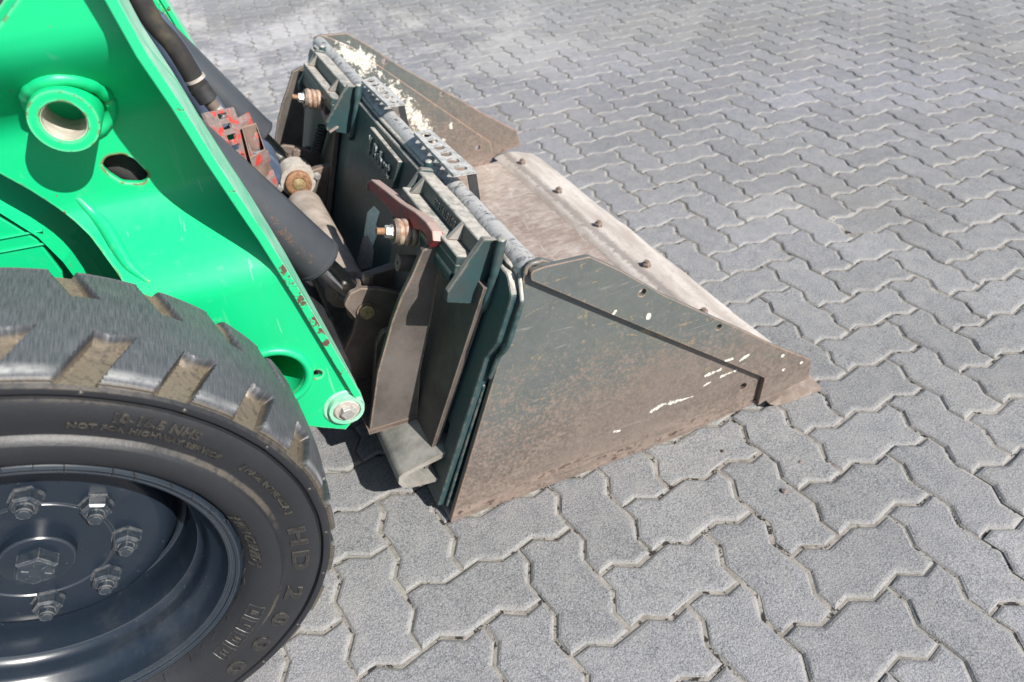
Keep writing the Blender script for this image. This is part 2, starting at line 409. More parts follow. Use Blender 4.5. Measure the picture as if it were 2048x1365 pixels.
def mat_frame(name='grimy_black_steel', a=(.050, .040, .035), b=(.125, .098, .082), rust=.5):
    m = M(name); n1 = m.noise(12, 5, .65); n2 = m.noise(85, 4, .7); n3 = m.noise(300, 2)
    col = m.mix(m.ramp(n1, .3, .7), a, b); col = m.mix(m.ramp(n2, .60, .72, 0, rust), col, RUST)
    col = m.mix(m.ramp(n3, .62, .74, 0, .35), col, (.25, .21, .18))
    e = m.edge(.004); col = m.mix(m.math('MULTIPLY', e, m.ramp(n2, .3, .6, .2, .9)), col, (.26, .19, .145))
    m.bump(n2, .25, .0012)
    return m.out(col, .55, 0, .4)
def mat_plain(name, a, b, rough=.5, metal=0.0, scale=40, bump=.15, spec=.5, wear=None):
    m = M(name); n1 = m.noise(scale, 5, .65); col = m.mix(m.ramp(n1, .3, .7), a, b)
    if wear: 
        e = m.edge(.003); col = m.mix(m.math('MULTIPLY', e, m.ramp(m.noise(110, 4, .6), .4, .6)), col, wear)
    m.bump(n1, bump, .0012)
    return m.out(col, rough, metal, spec)
def mat_cyl():
    m = M('black_cylinder_paint'); n1 = m.noise(20, 5, .6); n2 = m.noise(170, 4, .7); st = m.noise(60, 3, .6, m.stretch((1.6, 1, .5), (0, .9, 0)))
    col = m.mix(n1, (.030, .034, .040), (.055, .060, .068))
    rp = P(590, 480, .66); nn = m.noise(48, 5, .7)
    base = WLOC_LOADER
    pa = W(P(535, 425, .655)[0], .655, P(535, 425, .655)[1]) - base; pb = W(P(618, 520, .655)[0], .655, P(618, 520, .655)[1]) - base
    k = m.seg(tuple(pa), tuple(pb), .004, nn, .060)
    k = m.math('MULTIPLY', k, m.ramp(m.noise(120, 4, .75), .46, .60, 0, .75))
    col = m.mix(k, col, m.mix(n2, (.085, .044, .027), (.18, .10, .065)))
    col = m.mix(m.ramp(n2, .70, .76, 0, .5), col, (.22, .18, .15))
    m.bump(n1, .05, .002)
    return m.out(col, .33, 0, .5)
def mat_tyre():
    m = M('worn_rubber'); x = m.xyz()
    d = m.attr('dirt'); tr = m.attr('tread'); ang = m.attr('ang'); yy = m.attr('across')
    cb = m.n('ShaderNodeCombineXYZ'); m.l(m.math('MULTIPLY', ang, 30.0), cb.inputs[0]); m.l(m.math('MULTIPLY', yy, 26.0), cb.inputs[1])
    n1 = m.noise(9, 5, .6); n2 = m.noise(90, 4, .7); n3 = m.noise(330, 3, .6)
    st = m.noise(7.0, 4, .7, cb.outputs[0]); 
    cb2 = m.n('ShaderNodeCombineXYZ'); m.l(m.math('MULTIPLY', ang, 260.0), cb2.inputs[0]); m.l(m.math('MULTIPLY', yy, 40.0), cb2.inputs[1])
    st2 = m.noise(1.0, 3, .6, cb2.outputs[0])
    rub = m.mix(n1, (.008, .009, .011), (.019, .020, .024))
    trd = m.mix(m.ramp(st2, .3, .7), (.042, .046, .053), (.088, .093, .102)); trd = m.mix(m.ramp(n2, .6, .75, 0, .3), trd, (.16, .16, .16)); trd = m.mix(m.math('MULTIPLY', m.attr('wear'), m.ramp(n2, .2, .6, .3, 1)), trd, (.36, .36, .35))
    col = m.mix(tr, rub, trd)
    mud = m.mix(n3, (.085, .070, .050), (.205, .172, .128)); mud = m.mix(m.ramp(n2, .50, .66, 0, .7), mud, (.055, .048, .040)); mud = m.mix(m.ramp(m.noise(40, 4, .7), .5, .7, 0, .5), mud, (.10, .09, .075))
    dm = m.math('MULTIPLY_ADD', m.math('SUBTRACT', n2, .5), .55, d)
    col = m.mix(m.ramp(dm, .30, .75, 0, .92), col, mud)
    m.bump(n3, .35, .0009); m.bump(n2, .2, .0012); m.bump(st2, .07, .0008)
    return m.out(col, m.math('MULTIPLY_ADD', n2, .22, .40), 0, .5)
def mat_rim():
    m = M('blue_grey_rim_paint'); n1 = m.noise(14, 4, .6); n2 = m.noise(160, 3, .6)
    col = m.mix(n1, (.007, .012, .020), (.013, .020, .030)); col = m.mix(m.ramp(n2, .68, .78, 0, .30), col, (.20, .19, .175)); col = m.mix(m.ramp(m.noise(5, 5, .7), .52, .75, 0, .35), col, (.06, .062, .062))
    e = m.edge(.0025); col = m.mix(m.math('MULTIPLY', e, .4), col, (.12, .13, .14))
    m.bump(n1, .04, .002); m.bump(n2, .06, .0006)
    return m.out(col, m.math('MULTIPLY_ADD', n1, .16, .20), 0, .5)
def mat_hose():
    m = M('braided_hose'); x = m.xyz()
    wv = m.n('ShaderNodeTexWave', wave_type='BANDS', bands_direction='DIAGONAL'); m.l(m.co(), wv.inputs[0]); wv.inputs['Scale'].default_value = 190
    n = m.noise(60, 4, .7); col = m.mix(n, (.010, .010, .011), (.040, .038, .036)); col = m.mix(m.ramp(m.noise(14, 3), .55, .7, 0, .6), col, (.09, .075, .045))
    m.bump(wv.outputs['Fac'], .5, .001); return m.out(col, .7, 0, .3)
def mat_red():
    m = M('worn_red_paint'); n1 = m.noise(38, 5, .7); n2 = m.noise(160, 4, .7)
    col = m.mix(m.ramp(n1, .40, .52), (.40, .035, .025), (.17, .13, .12)); col = m.mix(m.ramp(n2, .5, .7, 0, .6), col, (.33, .27, .25))
    col = m.mix(m.ramp(m.noise(26, 4), .58, .66, 0, .8), col, (.075, .05, .04)); m.bump(n2, .3, .001)
    return m.out(col, .55)
def mat_lever():
    m = M('chipped_red_lever'); n1 = m.noise(42, 5, .7); n2 = m.noise(150, 4, .7); up = m.up()
    col = m.mix(m.ramp(n1, .42, .6), (.24, .016, .022), (.10, .035, .036)); col = m.mix(m.ramp(m.noise(30, 4), .60, .66), col, (.36, .05, .03))
    col = m.mix(m.math('MULTIPLY', m.ramp(up, .45, .75), .95), col, m.mix(n2, (.27, .19, .165), (.38, .30, .265)))  # upward faces paler: the sunlit top is put into the colour
    m.bump(n1, .35, .0015); return m.out(col, .5)

WLOC_LOADER = Vector(W(-.658, .47, 0))
PAVER = mat_paver(); SAND = mat_sand(); GREEN = mat_green(); GREENW = mat_green_worn(); GREENC = mat_green_chipped(); GREENP = mat_green(False); TEAL = mat_teal(); BAR = mat_bar()
FLOOR = mat_floor(); EDGE = mat_edge(); FRAME = mat_frame(); CYL = mat_cyl(); TYRE = mat_tyre(); RIM = mat_rim(); HOSE = mat_hose(); RED = mat_red(); LEVER = mat_lever()
POST = mat_frame('brown_grimy_steel', (.058, .051, .046), (.105, .092, .083), .55)
EARM = mat_frame('rusty_brown_ear', (.080, .064, .055), (.150, .122, .104), .8)
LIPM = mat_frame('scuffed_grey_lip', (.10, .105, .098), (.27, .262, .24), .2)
TUBEM = mat_frame('dusty_cross_tube', (.20, .165, .135), (.36, .31, .265), .2)
CHROME = mat_plain('chrome_rod', (.55, .56, .57), (.72, .72, .72), .16, 1.0, 60, .05)
ZINC = mat_plain('zinc_nut', (.42, .41, .39), (.62, .60, .56), .38, .7, 120, .2)
RUSTM = mat_plain('rusty_steel', (.13, .060, .032), (.30, .165, .085), .75, 0, 130, .4)
SPRINGM = mat_plain('rusty_spring', (.22, .115, .070), (.38, .30, .24), .6, .1, 90, .3)
BOLTM = mat_plain('dirty_bolt', (.085, .062, .05), (.19, .145, .12), .7, 0, 160, .4)
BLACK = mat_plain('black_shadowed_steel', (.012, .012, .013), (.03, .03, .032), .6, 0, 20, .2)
BLUE = mat_plain('blue_grey_casting', (.05, .07, .11), (.075, .10, .15), .5, 0, 30, .2)
BRASS = mat_plain('greasy_brass_pin', (.22, .16, .07), (.42, .34, .19), .4, .3, 130, .3)
LABEL = mat_plain('torn_pale_label', (.36, .52, .48), (.55, .68, .64), .5, 0, 70, .2)
GLUE = mat_plain('grey_label_residue', (.15, .16, .165), (.32, .33, .33), .6, 0, 110, .5)
STEPM = mat_plain('worn_perforated_step', (.26, .26, .25), (.50, .49, .475), .42, .2, 60, .2, .5, (.10, .08, .06))
GREY = mat_plain('grey_collar', (.28, .255, .225), (.40, .37, .33), .6, 0, 90, .3)

# ------------------------------------------------------------------ paving
U = .1125; GAP = .0022; CH = .0084; CHD = .0046
def aedge(i, j): return [(i, j), (i + .31, j - .082), (i + .66, j + .088)]
def bedge(i, j): return [(i, j), (i + .082, j + .32), (i - .085, j + .66)]
def ring(ori):                                # outline of one paver in lattice units, from its corner cell at the origin
    c = []
    if ori == 'a':
        c += aedge(0, 0) + aedge(1, 0) + bedge(2, 0)
        c += [(2, 1)] + list(reversed(aedge(1, 1)))[:2] + [(1, 1)] + list(reversed(aedge(0, 1)))[:2] + [(0, 1)] + list(reversed(bedge(0, 0)))[:2]
    else:
        c += aedge(0, 0) + bedge(1, 0) + bedge(1, 1)
        c += [(1, 2)] + list(reversed(aedge(0, 2)))[:2] + [(0, 2)] + list(reversed(bedge(0, 1)))[:2] + [(0, 1)] + list(reversed(bedge(0, 0)))[:2]
    cx = 1.0 if ori == 'a' else .5; cy = .5 if ori == 'a' else 1.0
    return [Vector(((p[0] - cx) * U, -(p[1] - cy) * U)) for p in c]
def inset(pts, d):
    out = []; n = len(pts)
    area = sum(pts[i].x * pts[(i + 1) % n].y - pts[(i + 1) % n].x * pts[i].y for i in range(n))
    sg = 1 if area > 0 else -1
    for i in range(n):
        a = (pts[i] - pts[i - 1]).normalized(); b = (pts[(i + 1) % n] - pts[i]).normalized()
        na = Vector((-a.y, a.x)) * sg; nb = Vector((-b.y, b.x)) * sg
        k = (na + nb); k = k / max(.35, 1 + na.dot(nb)); out.append(pts[i] + k * d)
    return out
def paver_vf(ori, CHD=.0046, dmul=1.0):
    r0 = [p + Vector((random.gauss(0, .0007), random.gauss(0, .0007))) for p in ring(ori)]; r1 = inset(r0, GAP); r2 = inset(r0, GAP + CH * .50); r3 = inset(r0, GAP + CH); n = len(r0)
    r2 = [p + Vector((random.gauss(0, .0006), random.gauss(0, .0006))) for p in r2]; r3 = [p + Vector((random.gauss(0, .0013), random.gauss(0, .0013))) for p in r3]
    V = [(p.x, p.y, 0) for p in r3] + [(p.x, p.y, -CHD * .28) for p in r2] + [(p.x, p.y, -CHD) for p in r1] + [(p.x, p.y, -.016) for p in r1]
    F = [tuple(range(n))]
    for L in range(3):
        for i in range(n):
            j = (i + 1) % n; F.append((L * n + i, L * n + j, (L + 1) * n + j, (L + 1) * n + i))
    D = [.10 * dmul] * n + [.8 * dmul] * n + [1.0 * dmul] * n + [1.0] * n
    return V, F, D
sand_v = [(x, y, -.0046) for y in (-2.6, 9.8) for x in (-5.4, 7.6)]
paving = obj('paving', (sand_v, [(0, 1, 3, 2)]), SAND); paving['kind'] = 'structure'
WLOC[paving.name] = Vector((0, 0, 0))
gv = [(-400, -400, -.03), (400, -400, -.03), (400, 400, -.03), (-400, 400, -.03)]
ground = obj('ground', (gv, [(0, 1, 2, 3)]), mat_ground()); ground['kind'] = 'structure'
PM = {}
for o_ in 'ab':
    PM[o_] = [paver_vf(o_) for _ in range(6)] + [paver_vf(o_, .0030, .9) for _ in range(6)]
blocks = []
for a in range(-50, 70):
    for b in range(-90, 26):
        c = (a + b) % 4
        if c == 1: blocks.append(('a', a, b + .5))          # cells (a-1,b),(a,b)
        elif c == 3: blocks.append(('b', a + .5, b))        # cells (a,b-1),(a,b)
def depth_of(p): 
    q = p - CC; return q.dot(CR[2])
def pix(p):
    q = Vector(p) - CC; d = q.dot(CR[2])
    if d < .05: return None
    return (1024 + CF * q.dot(CR[0]) / d, 682.5 + CF * q.dot(CR[1]) / d, d)
near, rest = [], []
for o_, a, b in blocks:
    p = Vector((a * U, -b * U, 0))
    if not (-5.2 < p.x < 7.4 and -2.4 < p.y < 9.6): continue
    q = pix(p)
    hidden = q and ((q[0] < 640 and q[1] > 560) or (q[0] < 300) or (640 < q[0] < 1500 and 560 < q[1] < 1000 - (q[0] - 900) * .36))
    if q and -60 < q[0] < 2108 and -40 < q[1] < 1425 and not hidden: near.append((q[2], o_, p))
    else: rest.append((o_, p))
near.sort(key=lambda t: t[0])
rest += [(o_, p) for _, o_, p in near[298:]]
pm_obj = {}
def settle(p):
    s = 1.0 if random.random() < .8 else 2.0
    return (random.uniform(-.0007, .0007), random.uniform(-.0007, .0007), random.uniform(-.0012, .0012) * s,
            random.gauss(0, .0045) * s, random.gauss(0, .0045) * s, random.gauss(0, .004))
for d_, o_, p in near[:298]:
    o_ = (o_, random.randrange(6))
    if o_ not in pm_obj:
        V, F, D = PM[o_[0]][o_[1]]
        ob = obj('paver', (V, F), PAVER, None, None, {'dust': D, 'tint': [0.0] * len(V)})
        pm_obj[o_] = ob.data
    else:
        ob = bpy.data.objects.new('paver', pm_obj[o_]); COL.objects.link(ob)
    ob.parent = paving; j = settle(p)
    ob.location = (p.x + j[0], p.y + j[1], j[2]); ob.rotation_euler = j[3:6]
V, F, D, T = [], [], [], []
for o_, p in rest:
    pv, pf, pd = random.choice(PM[o_][6:]); n = len(V); j = settle(p); tt = random.random()
    for v in pv: V.append((v[0] + p.x + j[0], v[1] + p.y + j[1], v[2] + j[2] + v[0] * j[3] + v[1] * j[4]))
    F += [tuple(i + n for i in f) for f in pf]; D += pd; T += [tt] * len(pv)
far = obj('pavers', (V, F), PAVER, paving, None, {'dust': D, 'tint': T}); far['kind'] = 'stuff'

# ------------------------------------------------------------------ loader
loader = empty('skid_loader', tuple(WLOC_LOADER))
tag(loader, 'bright green skid loader with chipped lift arms and one worn black front wheel', 'loader')

# wheel
AX = Vector((0, 1, 0)); WC = (-.668, .36)
def wpt(y, r, a): return W(WC[0] + r * math.cos(a), y + .050 * r * math.cos(a), WC[1] + r * math.sin(a))   # the wheel stands square to its own axle
def wlathe(prof, n=96):
    V, F = [], []; m = len(prof)
    for k in range(n):
        a = 2 * math.pi * k / n
        for y, r in prof: V.append(wpt(y, r, a))
    for k in range(n):
        j = (k + 1) % n
        for i in range(m - 1): F.append((k * m + i, k * m + i + 1, j * m + i + 1, j * m + i))
    return V, F
rimprof = [(.178, .246), (.1745, .243), (.1735, .240), (.1755, .2365), (.179, .2355), (.1805, .233), (.1795, .230), (.181, .227), (.186, .2255), (.196, .222), (.207, .2175), (.214, .2085), (.222, .204), (.234, .203),
           (.243, .199), (.247, .193), (.258, .190), (.270, .187), (.284, .185), (.300, .186), (.310, .183), (.313, .177), (.309, .171), (.298, .166), (.284, .161), (.275, .154), (.2705, .144), (.2695, .130), (.2700, .0905), (.2685, .0900), (.2672, .0885), (.2690, .0870), (.2690, .001)]
wheel = obj('wheel', wlathe(rimprof, 128), RIM, loader, 40)
obj('barrel_back', wlathe([(.303, .172), (.34, .195), (.375, .236), (.378, .246)], 64), RIM, wheel, 40)
# tyre with worn lugs: smooth crown cut by pockets from either shoulder
NLUG = 25; PITCH = 2 * math.pi / NLUG
tprof = [(.205, .232), (.187, .240), (.178, .2475), (.168, .253), (.158, .264), (.152, .276), (.150, .287), (.1515, .2935), (.157, .2965), (.1605, .301), (.1600, .308), (.1575, .318), (.1555, .330), (.1565, .342), (.1590, .3485), (.1660, .3505), (.1662, .3530), (.1590, .3545),
         (.1575, .358), (.1580, .363), (.1625, .3655), (.1640, .3665), (.1625, .3695)]
crown = [(.1625, .3695), (.1632, .3712), (.166, .3735), (.171, .3748)] + [(.1775 + .0029 * k, .3755 + .0060 * math.sin(math.pi * (k + .5) / 68)) for k in range(68)] + [(.374, .3765), (.379, .373), (.381, .369)]
back = [(.384, .350), (.394, .31), (.392, .27), (.372, .246)]
PROF = tprof + crown[1:] + back
N0, N1 = len(tprof) - 1, len(tprof) + len(crown) - 2
def sst(a, b, x):
    t = max(0, min(1, (x - a) / (b - a))); return t * t * (3 - 2 * t)
NT = 25 * 52
V, F, aD, aT, aA, aY, aW = [], [], [], [], [], [], []
m_ = len(PROF)
for k in range(NT):
    a = 2 * math.pi * k / NT
    for i, (y, r) in enumerate(PROF):
        dirt = 0.0; tr = 0.0; rr = r; yy = y
        if i >= N0 - 1 and i <= N1:
            ph = ((math.degrees(a) - 62.9) / 14.4)
            # near pockets
            run = (y - .158) / .085
            u = (ph + 5.6 / 14.4 * run) % 1.0; u = u - 1 if u > .5 else u      # 0 at leading edge, pocket spans -5.7deg
            w_ = -5.9 / 14.4
            end = .243 + .006 * math.sin(u * 9)
            pk = sst(.012, -.012, u) * sst(w_ - .012, w_ + .012, u) * sst(end + .0022, end - .0022, y)
            # spike at the trailing corner
            v = (u - w_) ; sp = sst(-.30, -.27, v) * sst(.05, .02, v) * sst(.007, .003, abs(y - (.241 + -v * .055)) + max(0, -v) * .012) * .6
            # far pockets
            run2 = (y - .315) / .05
            u2 = (ph - 4.4 / 14.4 - 2.9 / 14.4 * run2 + 6.2 / 14.4) % 1.0; u2 = u2 - 1 if u2 > .5 else u2
            end2 = .314
            pk2 = sst(.012, -.012, u2) * sst(-4.2 / 14.4 - .012, -4.2 / 14.4 + .012, u2) * sst(end2 - .0022, end2 + .0022, y)
            v2 = u2 + 4.2 / 14.4; sp2 = sst(-.30, -.27, v2) * sst(.05, .02, v2) * sst(.007, .003, abs(y - (.316 + v2 * .05)) + max(0, -v2) * .012) * .5
            pk = max(pk, pk2)
            rr = r - pk * min(.017, max(0.006, (r - .362)))
            tr = 1 - min(1, pk * 1.6) if i > N0 + 1 else .2
            dirt = max(pk * (.95 + .25 * noise.noise(Vector((a * 9, y * 40, 0)))), .55 * sst(.378, .3695, r) if i <= N0 + 2 else 0)
        elif i < N0 - 1:
            dirt = {True: .5}.get(.2935 < r < .306, 0) + (.40 * sst(.335, .350, r) if r < .3495 else 0) + (.42 if r > .362 else 0)
            dirt *= .75 + .6 * noise.noise(Vector((math.cos(a) * 3, math.sin(a) * 3, r * 20)))
        if i <= N1: rr += .0006 * noise.noise(Vector((math.cos(a) * 9, math.sin(a) * 9, y * 30)))
        p = wpt(yy, rr, a)
        if p.z < .001: 
            p.z = .001
        V.append(p); aD.append(max(0, dirt)); aT.append(max(0, tr)); aA.append(a); aY.append(y); aW.append(sst(.1665, .1695, y) * sst(.186, .172, y) * (1 if r > .3725 else 0) * max(0, min(1, .55 + 1.1 * noise.noise(Vector((math.cos(a) * 7, math.sin(a) * 7, 4))))))
for k in range(NT):
    j = (k + 1) % NT
    for i in range(m_ - 1): F.append((k * m_ + i, k * m_ + i + 1, j * m_ + i + 1, j * m_ + i))
tyre = obj('tyre', (V, F), TYRE, wheel, 38, {'dirt': aD, 'tread': aT, 'ang': aA, 'across': aY, 'wear': aW})
# raised lettering on the sidewall
LET = TYRE
def yprof(r):
    for (y0, r0), (y1, r1) in zip(tprof, tprof[1:]):
        if r0 <= r <= r1: return y0 + (y1 - y0) * (r - r0) / max(r1 - r0, 1e-6)
    return .155
def sidewall_text(s, r0, ang, size, spacing=1.0, flip=1, depth=.0022, bold=0, name='lettering', sx=1.0):
    V, F = text(s, size, depth, .0003, spacing, bold)
    out = []
    for v in V:
        r = r0 + v.y; a = math.radians(ang) - v.x * sx / r0
        out.append(wpt(yprof(r) - v.z - depth * .55, r, a))
    n = len(out)
    return obj(name, (out, F), LETM, wheel, None)
LETM = mat_plain('moulded_rubber_letters', (.011, .011, .012), (.030, .029, .027), .42, 0, 90, .2, .5, (.060, .054, .045))
sidewall_text('10-16.5 NHS', .3285, 45.2, .017, 1.05, bold=.0004)
sidewall_text('NOT FOR HIGHWAY SERVICE', .3135, 45.0, .0115, 1.08, bold=.0002)
sidewall_text('[ MADE IN THE U.S.A. ]', .318, 13.7, .0105, 1.1)
for ch, a_ in zip('HD2000', (-6.3, -15.8, -29.0, -39.8, -50.2, -60.6)): sidewall_text(ch, .3105, a_, .031, 1, bold=.0008, sx=1.8)
sidewall_text('\u2020 RIM GUARD \u2020', .2555, -2.5, .0165, 1.0)
for k in range(4):
    a0 = -33.0 - k * 6.4
    pts = [(.262, a0), (.283, a0), (.283, a0 - 5.0), (.262, a0 - 5.0)]
    path = []
    for q in range(4):
        (r0, b0), (r1, b1) = pts[q], pts[(q + 1) % 4]
        for t in range(3):
            r = r0 + (r1 - r0) * t / 3; b = b0 + (b1 - b0) * t / 3; path.append(wpt(yprof(r) - .0004, r, math.radians(b)))
    obj('letter_frame', tube(path, .0008, 5, False, True), LETM, wheel)
for k, ch in enumerate('BPHH'): sidewall_text(ch, .267, -35.5 - k * 6.4, .0135)
# tiny moulding nibs and flash hairs
nb = []
for k in range(44):
    a = math.radians(360 / 44 * k + random.uniform(-2, 2)); r = .2438
    p = wpt(.172, r + .004, a); nb.append(tube([p, p + Vector((random.uniform(-.004, .004), -.009 - random.random() * .005, random.uniform(-.004, .004)))], [.0006, .0003], 4))
    if k % 2: 
        p = wpt(.158, .3585, a); nb.append(lathe([(0, .0035), (-.0012, .003), (-.0022, .0001)], p + Vector((0, .0006, 0)), (0, 1, 0), 8))
nib = obj('moulding_nib', join(*nb), LETM, wheel, 60); nib['kind'] = 'stuff'
# hub and wheel nuts
NUTM = mat_plain('blue_grey_nut', (.014, .021, .031), (.030, .037, .046), .3, .0, 120, .1, .5, (.13, .13, .13))
def hub(prof, n=40): return wlathe([(.269 - d, r) for d, r in prof], n)
obj('hub_cap', hub([(-.001, .0445), (.0150, .0440), (.0168, .0425), (.0172, .0410), (.0170, .0001)], 48), RIM, wheel, 35)
hx = lathe([(0, .0265), (-.017, .0265), (-.0195, .0235), (-.0196, .0001)], W(WC[0], .2535, WC[1]), (0, 1, 0), 6)
hb = obj('hub_bolt', hx, NUTM, wheel)
mk = []
for k in range(6):
    a = math.radians(60 * k + 20); d = Vector((math.cos(a), 0, math.sin(a))); c = W(WC[0], .2338, WC[1])
    mk.append(tube([c + d * .009, c + d * .017], .0008, 4))
obj('head_marking', join(*mk), NUTM, wheel)
def nut_vf():
    return join(lathe([(.000, .0215), (-.0025, .0215), (-.003, .0185), (-.016, .0185), (-.0185, .0155), (-.0186, .0095)], (0, 0, 0), (0, 1, 0), 6),
                lathe([(-.010, .0092), (-.027, .0092), (-.0275, .0082), (-.0305, .0078), (-.0306, .0001)], (0, 0, 0), (0, 1, 0), 16))
first = None
for k in range(8):
    a = math.radians(27 + 45 * k)
    p = wpt(.2695, .1035, a) - WLOC_LOADER
    if first is None:
        base = WLOC[wheel.name]; WLOC[wheel.name] = Vector((0, 0, 0)); first = obj('wheel_nut', nut_vf(), NUTM, wheel, 30); WLOC[wheel.name] = base; o = first
    else:
        o = first.copy(); COL.objects.link(o); o.parent = wheel
    o.location = p; o.rotation_euler = (0, random.random(), 0)

# lift arms: dished web, wide chipped front flange
def web_y(z):
    if z > .93: return .472
    if z > .80: return .472 + .093 * sst(.93, .80, z)
    if z > .70: return .565
    if z > .575: return .565 - .115 * sst(.70, .575, z)
    return .450
def Pw(u, v):
    y = .48
    for _ in range(12):
        x, z = P(u, v, y); y = .5 * y + .5 * web_y(z)
    return (x, z)
LF = [P(*p, .435) for p in [(150, -150), (236, 0), (294, 106), (363, 209), (428, 315), (493, 414), (534, 475), (605, 590), (690, 735), (722, 790)]]
low = [Pw(*p) for p in [(-160, 250), (0, 345), (60, 378), (130, 425), (180, 470), (235, 545), (290, 620), (360, 700), (450, 790), (560, 845)]] + [P(618, 850, .45), P(690, 856, .45)]
pin = P(693, 818, .44)
def dense(pts, st=.03):
    out = []
    for i in range(len(pts)):
        a = Vector(pts[i]); b = Vector(pts[(i + 1) % len(pts)]); n = max(1, int((b - a).length / st))
        for k in range(n): out.append(tuple(a.lerp(b, k / n)))
    return out
outer = LF[:-1] + [(pin[0] + .031, pin[1] + .018), (pin[0] + .033, pin[1] - .008), (pin[0] + .016, pin[1] - .030)] + list(reversed(low))
slot = rnd([Pw(*p) for p in [(203, 330), (213, 311), (245, 306), (268, 316), (299, 348), (288, 364), (246, 362), (222, 347)]], .014)
hole_c = P(548, 752, .45); hole = circ(hole_c, .047, 28)
small = circ(P(633, 745, .45), .0085, 14)
def web_map(sg, mirror):
    def f(a, b, h):
        y = web_y(b) + h - .006
        return W(a, (2.1 - y) if mirror else y, b)
    return f
for mir in (False, True):
    V, F = plate(outer, .012, lambda a, b, h: Vector((a, b, h)), [slot, hole, small], .002)
    bm = bmesh.new(); vs_ = [bm.verts.new(v) for v in V]
    for f in F:
        try: bm.faces.new([vs_[i] for i in f])
        except ValueError: pass
    for k in range(34):
        bmesh.ops.bisect_plane(bm, geom=bm.verts[:] + bm.edges[:] + bm.faces[:], plane_co=(0, .55 + .0125 * k, 0), plane_no=(0, 1, 0))
    bm.verts.index_update(); mp = web_map(1, mir)
    V = [mp(v.co.x, v.co.y, v.co.z) for v in bm.verts]; F = [tuple(v.index for v in f.verts) for f in bm.faces]; bm.free()
    arm = obj('lift_arm', (V, F), GREEN, loader, 30)
    Y = (lambda y: 2.1 - y) if mir else (lambda y: y)
    # front flange: swept section from outer lip to inner side
    L = LF; VV, FF = [], []
    for i, p in enumerate(L):
        p = Vector(p); t = (Vector(L[min(i + 1, len(L) - 1)]) - Vector(L[max(i - 1, 0)])).normalized(); nr = Vector((t.y, -t.x))
        if nr.x > 0: nr = -nr
        back_ = nr * .0125
        iy = .575 - .105 * sst(.52, .26, p.y)
        for y, q in ((.433, p), (iy, p), (iy, p + back_), (.433, p + back_)): VV.append(W(q.x, Y(y), q.y))
    for i in range(len(L) - 1):
        for k in range(4): FF.append((i * 4 + k, i * 4 + (k + 1) % 4, i * 4 + 4 + (k + 1) % 4, i * 4 + 4 + k))
    FF += [(0, 1, 2, 3), tuple(len(VV) - 4 + k for k in range(4))]
    fl = obj('front_flange', (VV, FF), GREENW, arm)
    fl.data.materials.append(GREENC)
    for pl_ in fl.data.polygons:
        if abs(pl_.normal.y) > .6: pl_.material_index = 1
    bv = fl.modifiers.new('bevel', 'BEVEL'); bv.width = .0015; bv.segments = 2; bv.limit_method = 'ANGLE'
    # inner web, closing the box
    inn = [(p[0] - .015, p[1]) for p in LF[:-1]] + list(reversed(low[:-2]))
    obj('inner_web', plate(inn, .01, lambda a, b, h: W(a, Y(max(.57, web_y(b) + .045) + h), b), [], .001), GREEN, arm)
    # pivot boss at the foot
    c = W(pin[0], Y(.44), pin[1]); ax = (0, -1 if not mir else 1, 0)
    obj('pivot_boss', ringlathe([(-.03, .024), (.006, .024), (.006, .031), (.0, .0325), (-.03, .0325)], c, ax, 36), GREENW, arm, 35)
    obj('pivot_pin', lathe([(-.03, .0235), (.004, .0235), (.007, .021), (.0075, .0001)], c, ax, 28), GREY, arm, 35)
    obj('pin_bolt', join(hexbolt(c + Vector((0, -.0075 if not mir else .0075, 0)), ax, .0125, .008)), ZINC, arm)
    if not mir:
        pb = [W(q[0], .446, q[1]) for q in circ(pin, .036, 30)]
        obj('weld_bead', bead(pb[4:26], .005), GREENW, arm, 60)
        pb = [W(q[0], .444, q[1]) for q in circ(hole_c, .055, 40)]
        obj('hole_rim', join(tube(pb, .0075, 8, False, True)), GREENP, arm, 60)
        hc = W(hole_c[0], .452, hole_c[1])
        obj('hole_sleeve', ringlathe([(0, .0470), (.115, .0470), (.115, .0495), (0, .0495)], hc, (0, 1, 0), 36), GREENP, arm, 35)
        cb = W(*(lambda p: (p[0], web_y(p[1]), p[1]))(Pw(142, 205)))
        cyb = web_y(Pw(142, 205)[1]); e_ = P(138, 243, cyb - .070)
        cb = W(e_[0], cyb + .03, e_[1])
        obj('boss_tube', ringlathe([(0, .0385), (.096, .0385), (.100, .037), (.100, .0255), (.098, .0242), (0, .0242)], cb, (0, -1, 0), 44), GREEN, arm, 35)
        wb = [W(q[0], web_y(q[1]) - .008, q[1]) for q in circ(e_, .044, 40)]
        obj('weld_bead', bead(wb + [wb[0]], .0085, 10, .004, .4), GREEN, arm, 60)
        obj('tube_lining', ringlathe([(.0, .0244), (.097, .0244), (.097, .0235), (0, .0235)], cb, (0, -1, 0), 36), mat_plain('bare_bore', (.40, .37, .30), (.58, .55, .48), .5, .1, 50, .2), arm, 35)
        # plug-weld scar: long ridge running down the web
        rp = [Pw(*q) for q in [(150, 390), (185, 425), (212, 455), (238, 498), (262, 535), (300, 565)]]
        obj('weld_ridge', tube(smooth_path([W(q[0], web_y(q[1]) - .001, q[1]) for q in rp], 6), [.004 + .007 * math.sin(math.pi * k / 30) for k in range(31)], 10), GREEN, arm, 60)
        # hoses inside the box, seen through the slot
        for k in range(2):
            a_, b_ = Pw(190, 290 + k * 40), Pw(320, 372 + k * 22)
            obj('arm_hose', tube([W(a_[0], web_y(a_[1]) + .04, a_[1]), W(b_[0], web_y(b_[1]) + .045, b_[1])], .021, 14), HOSE, arm, 60)
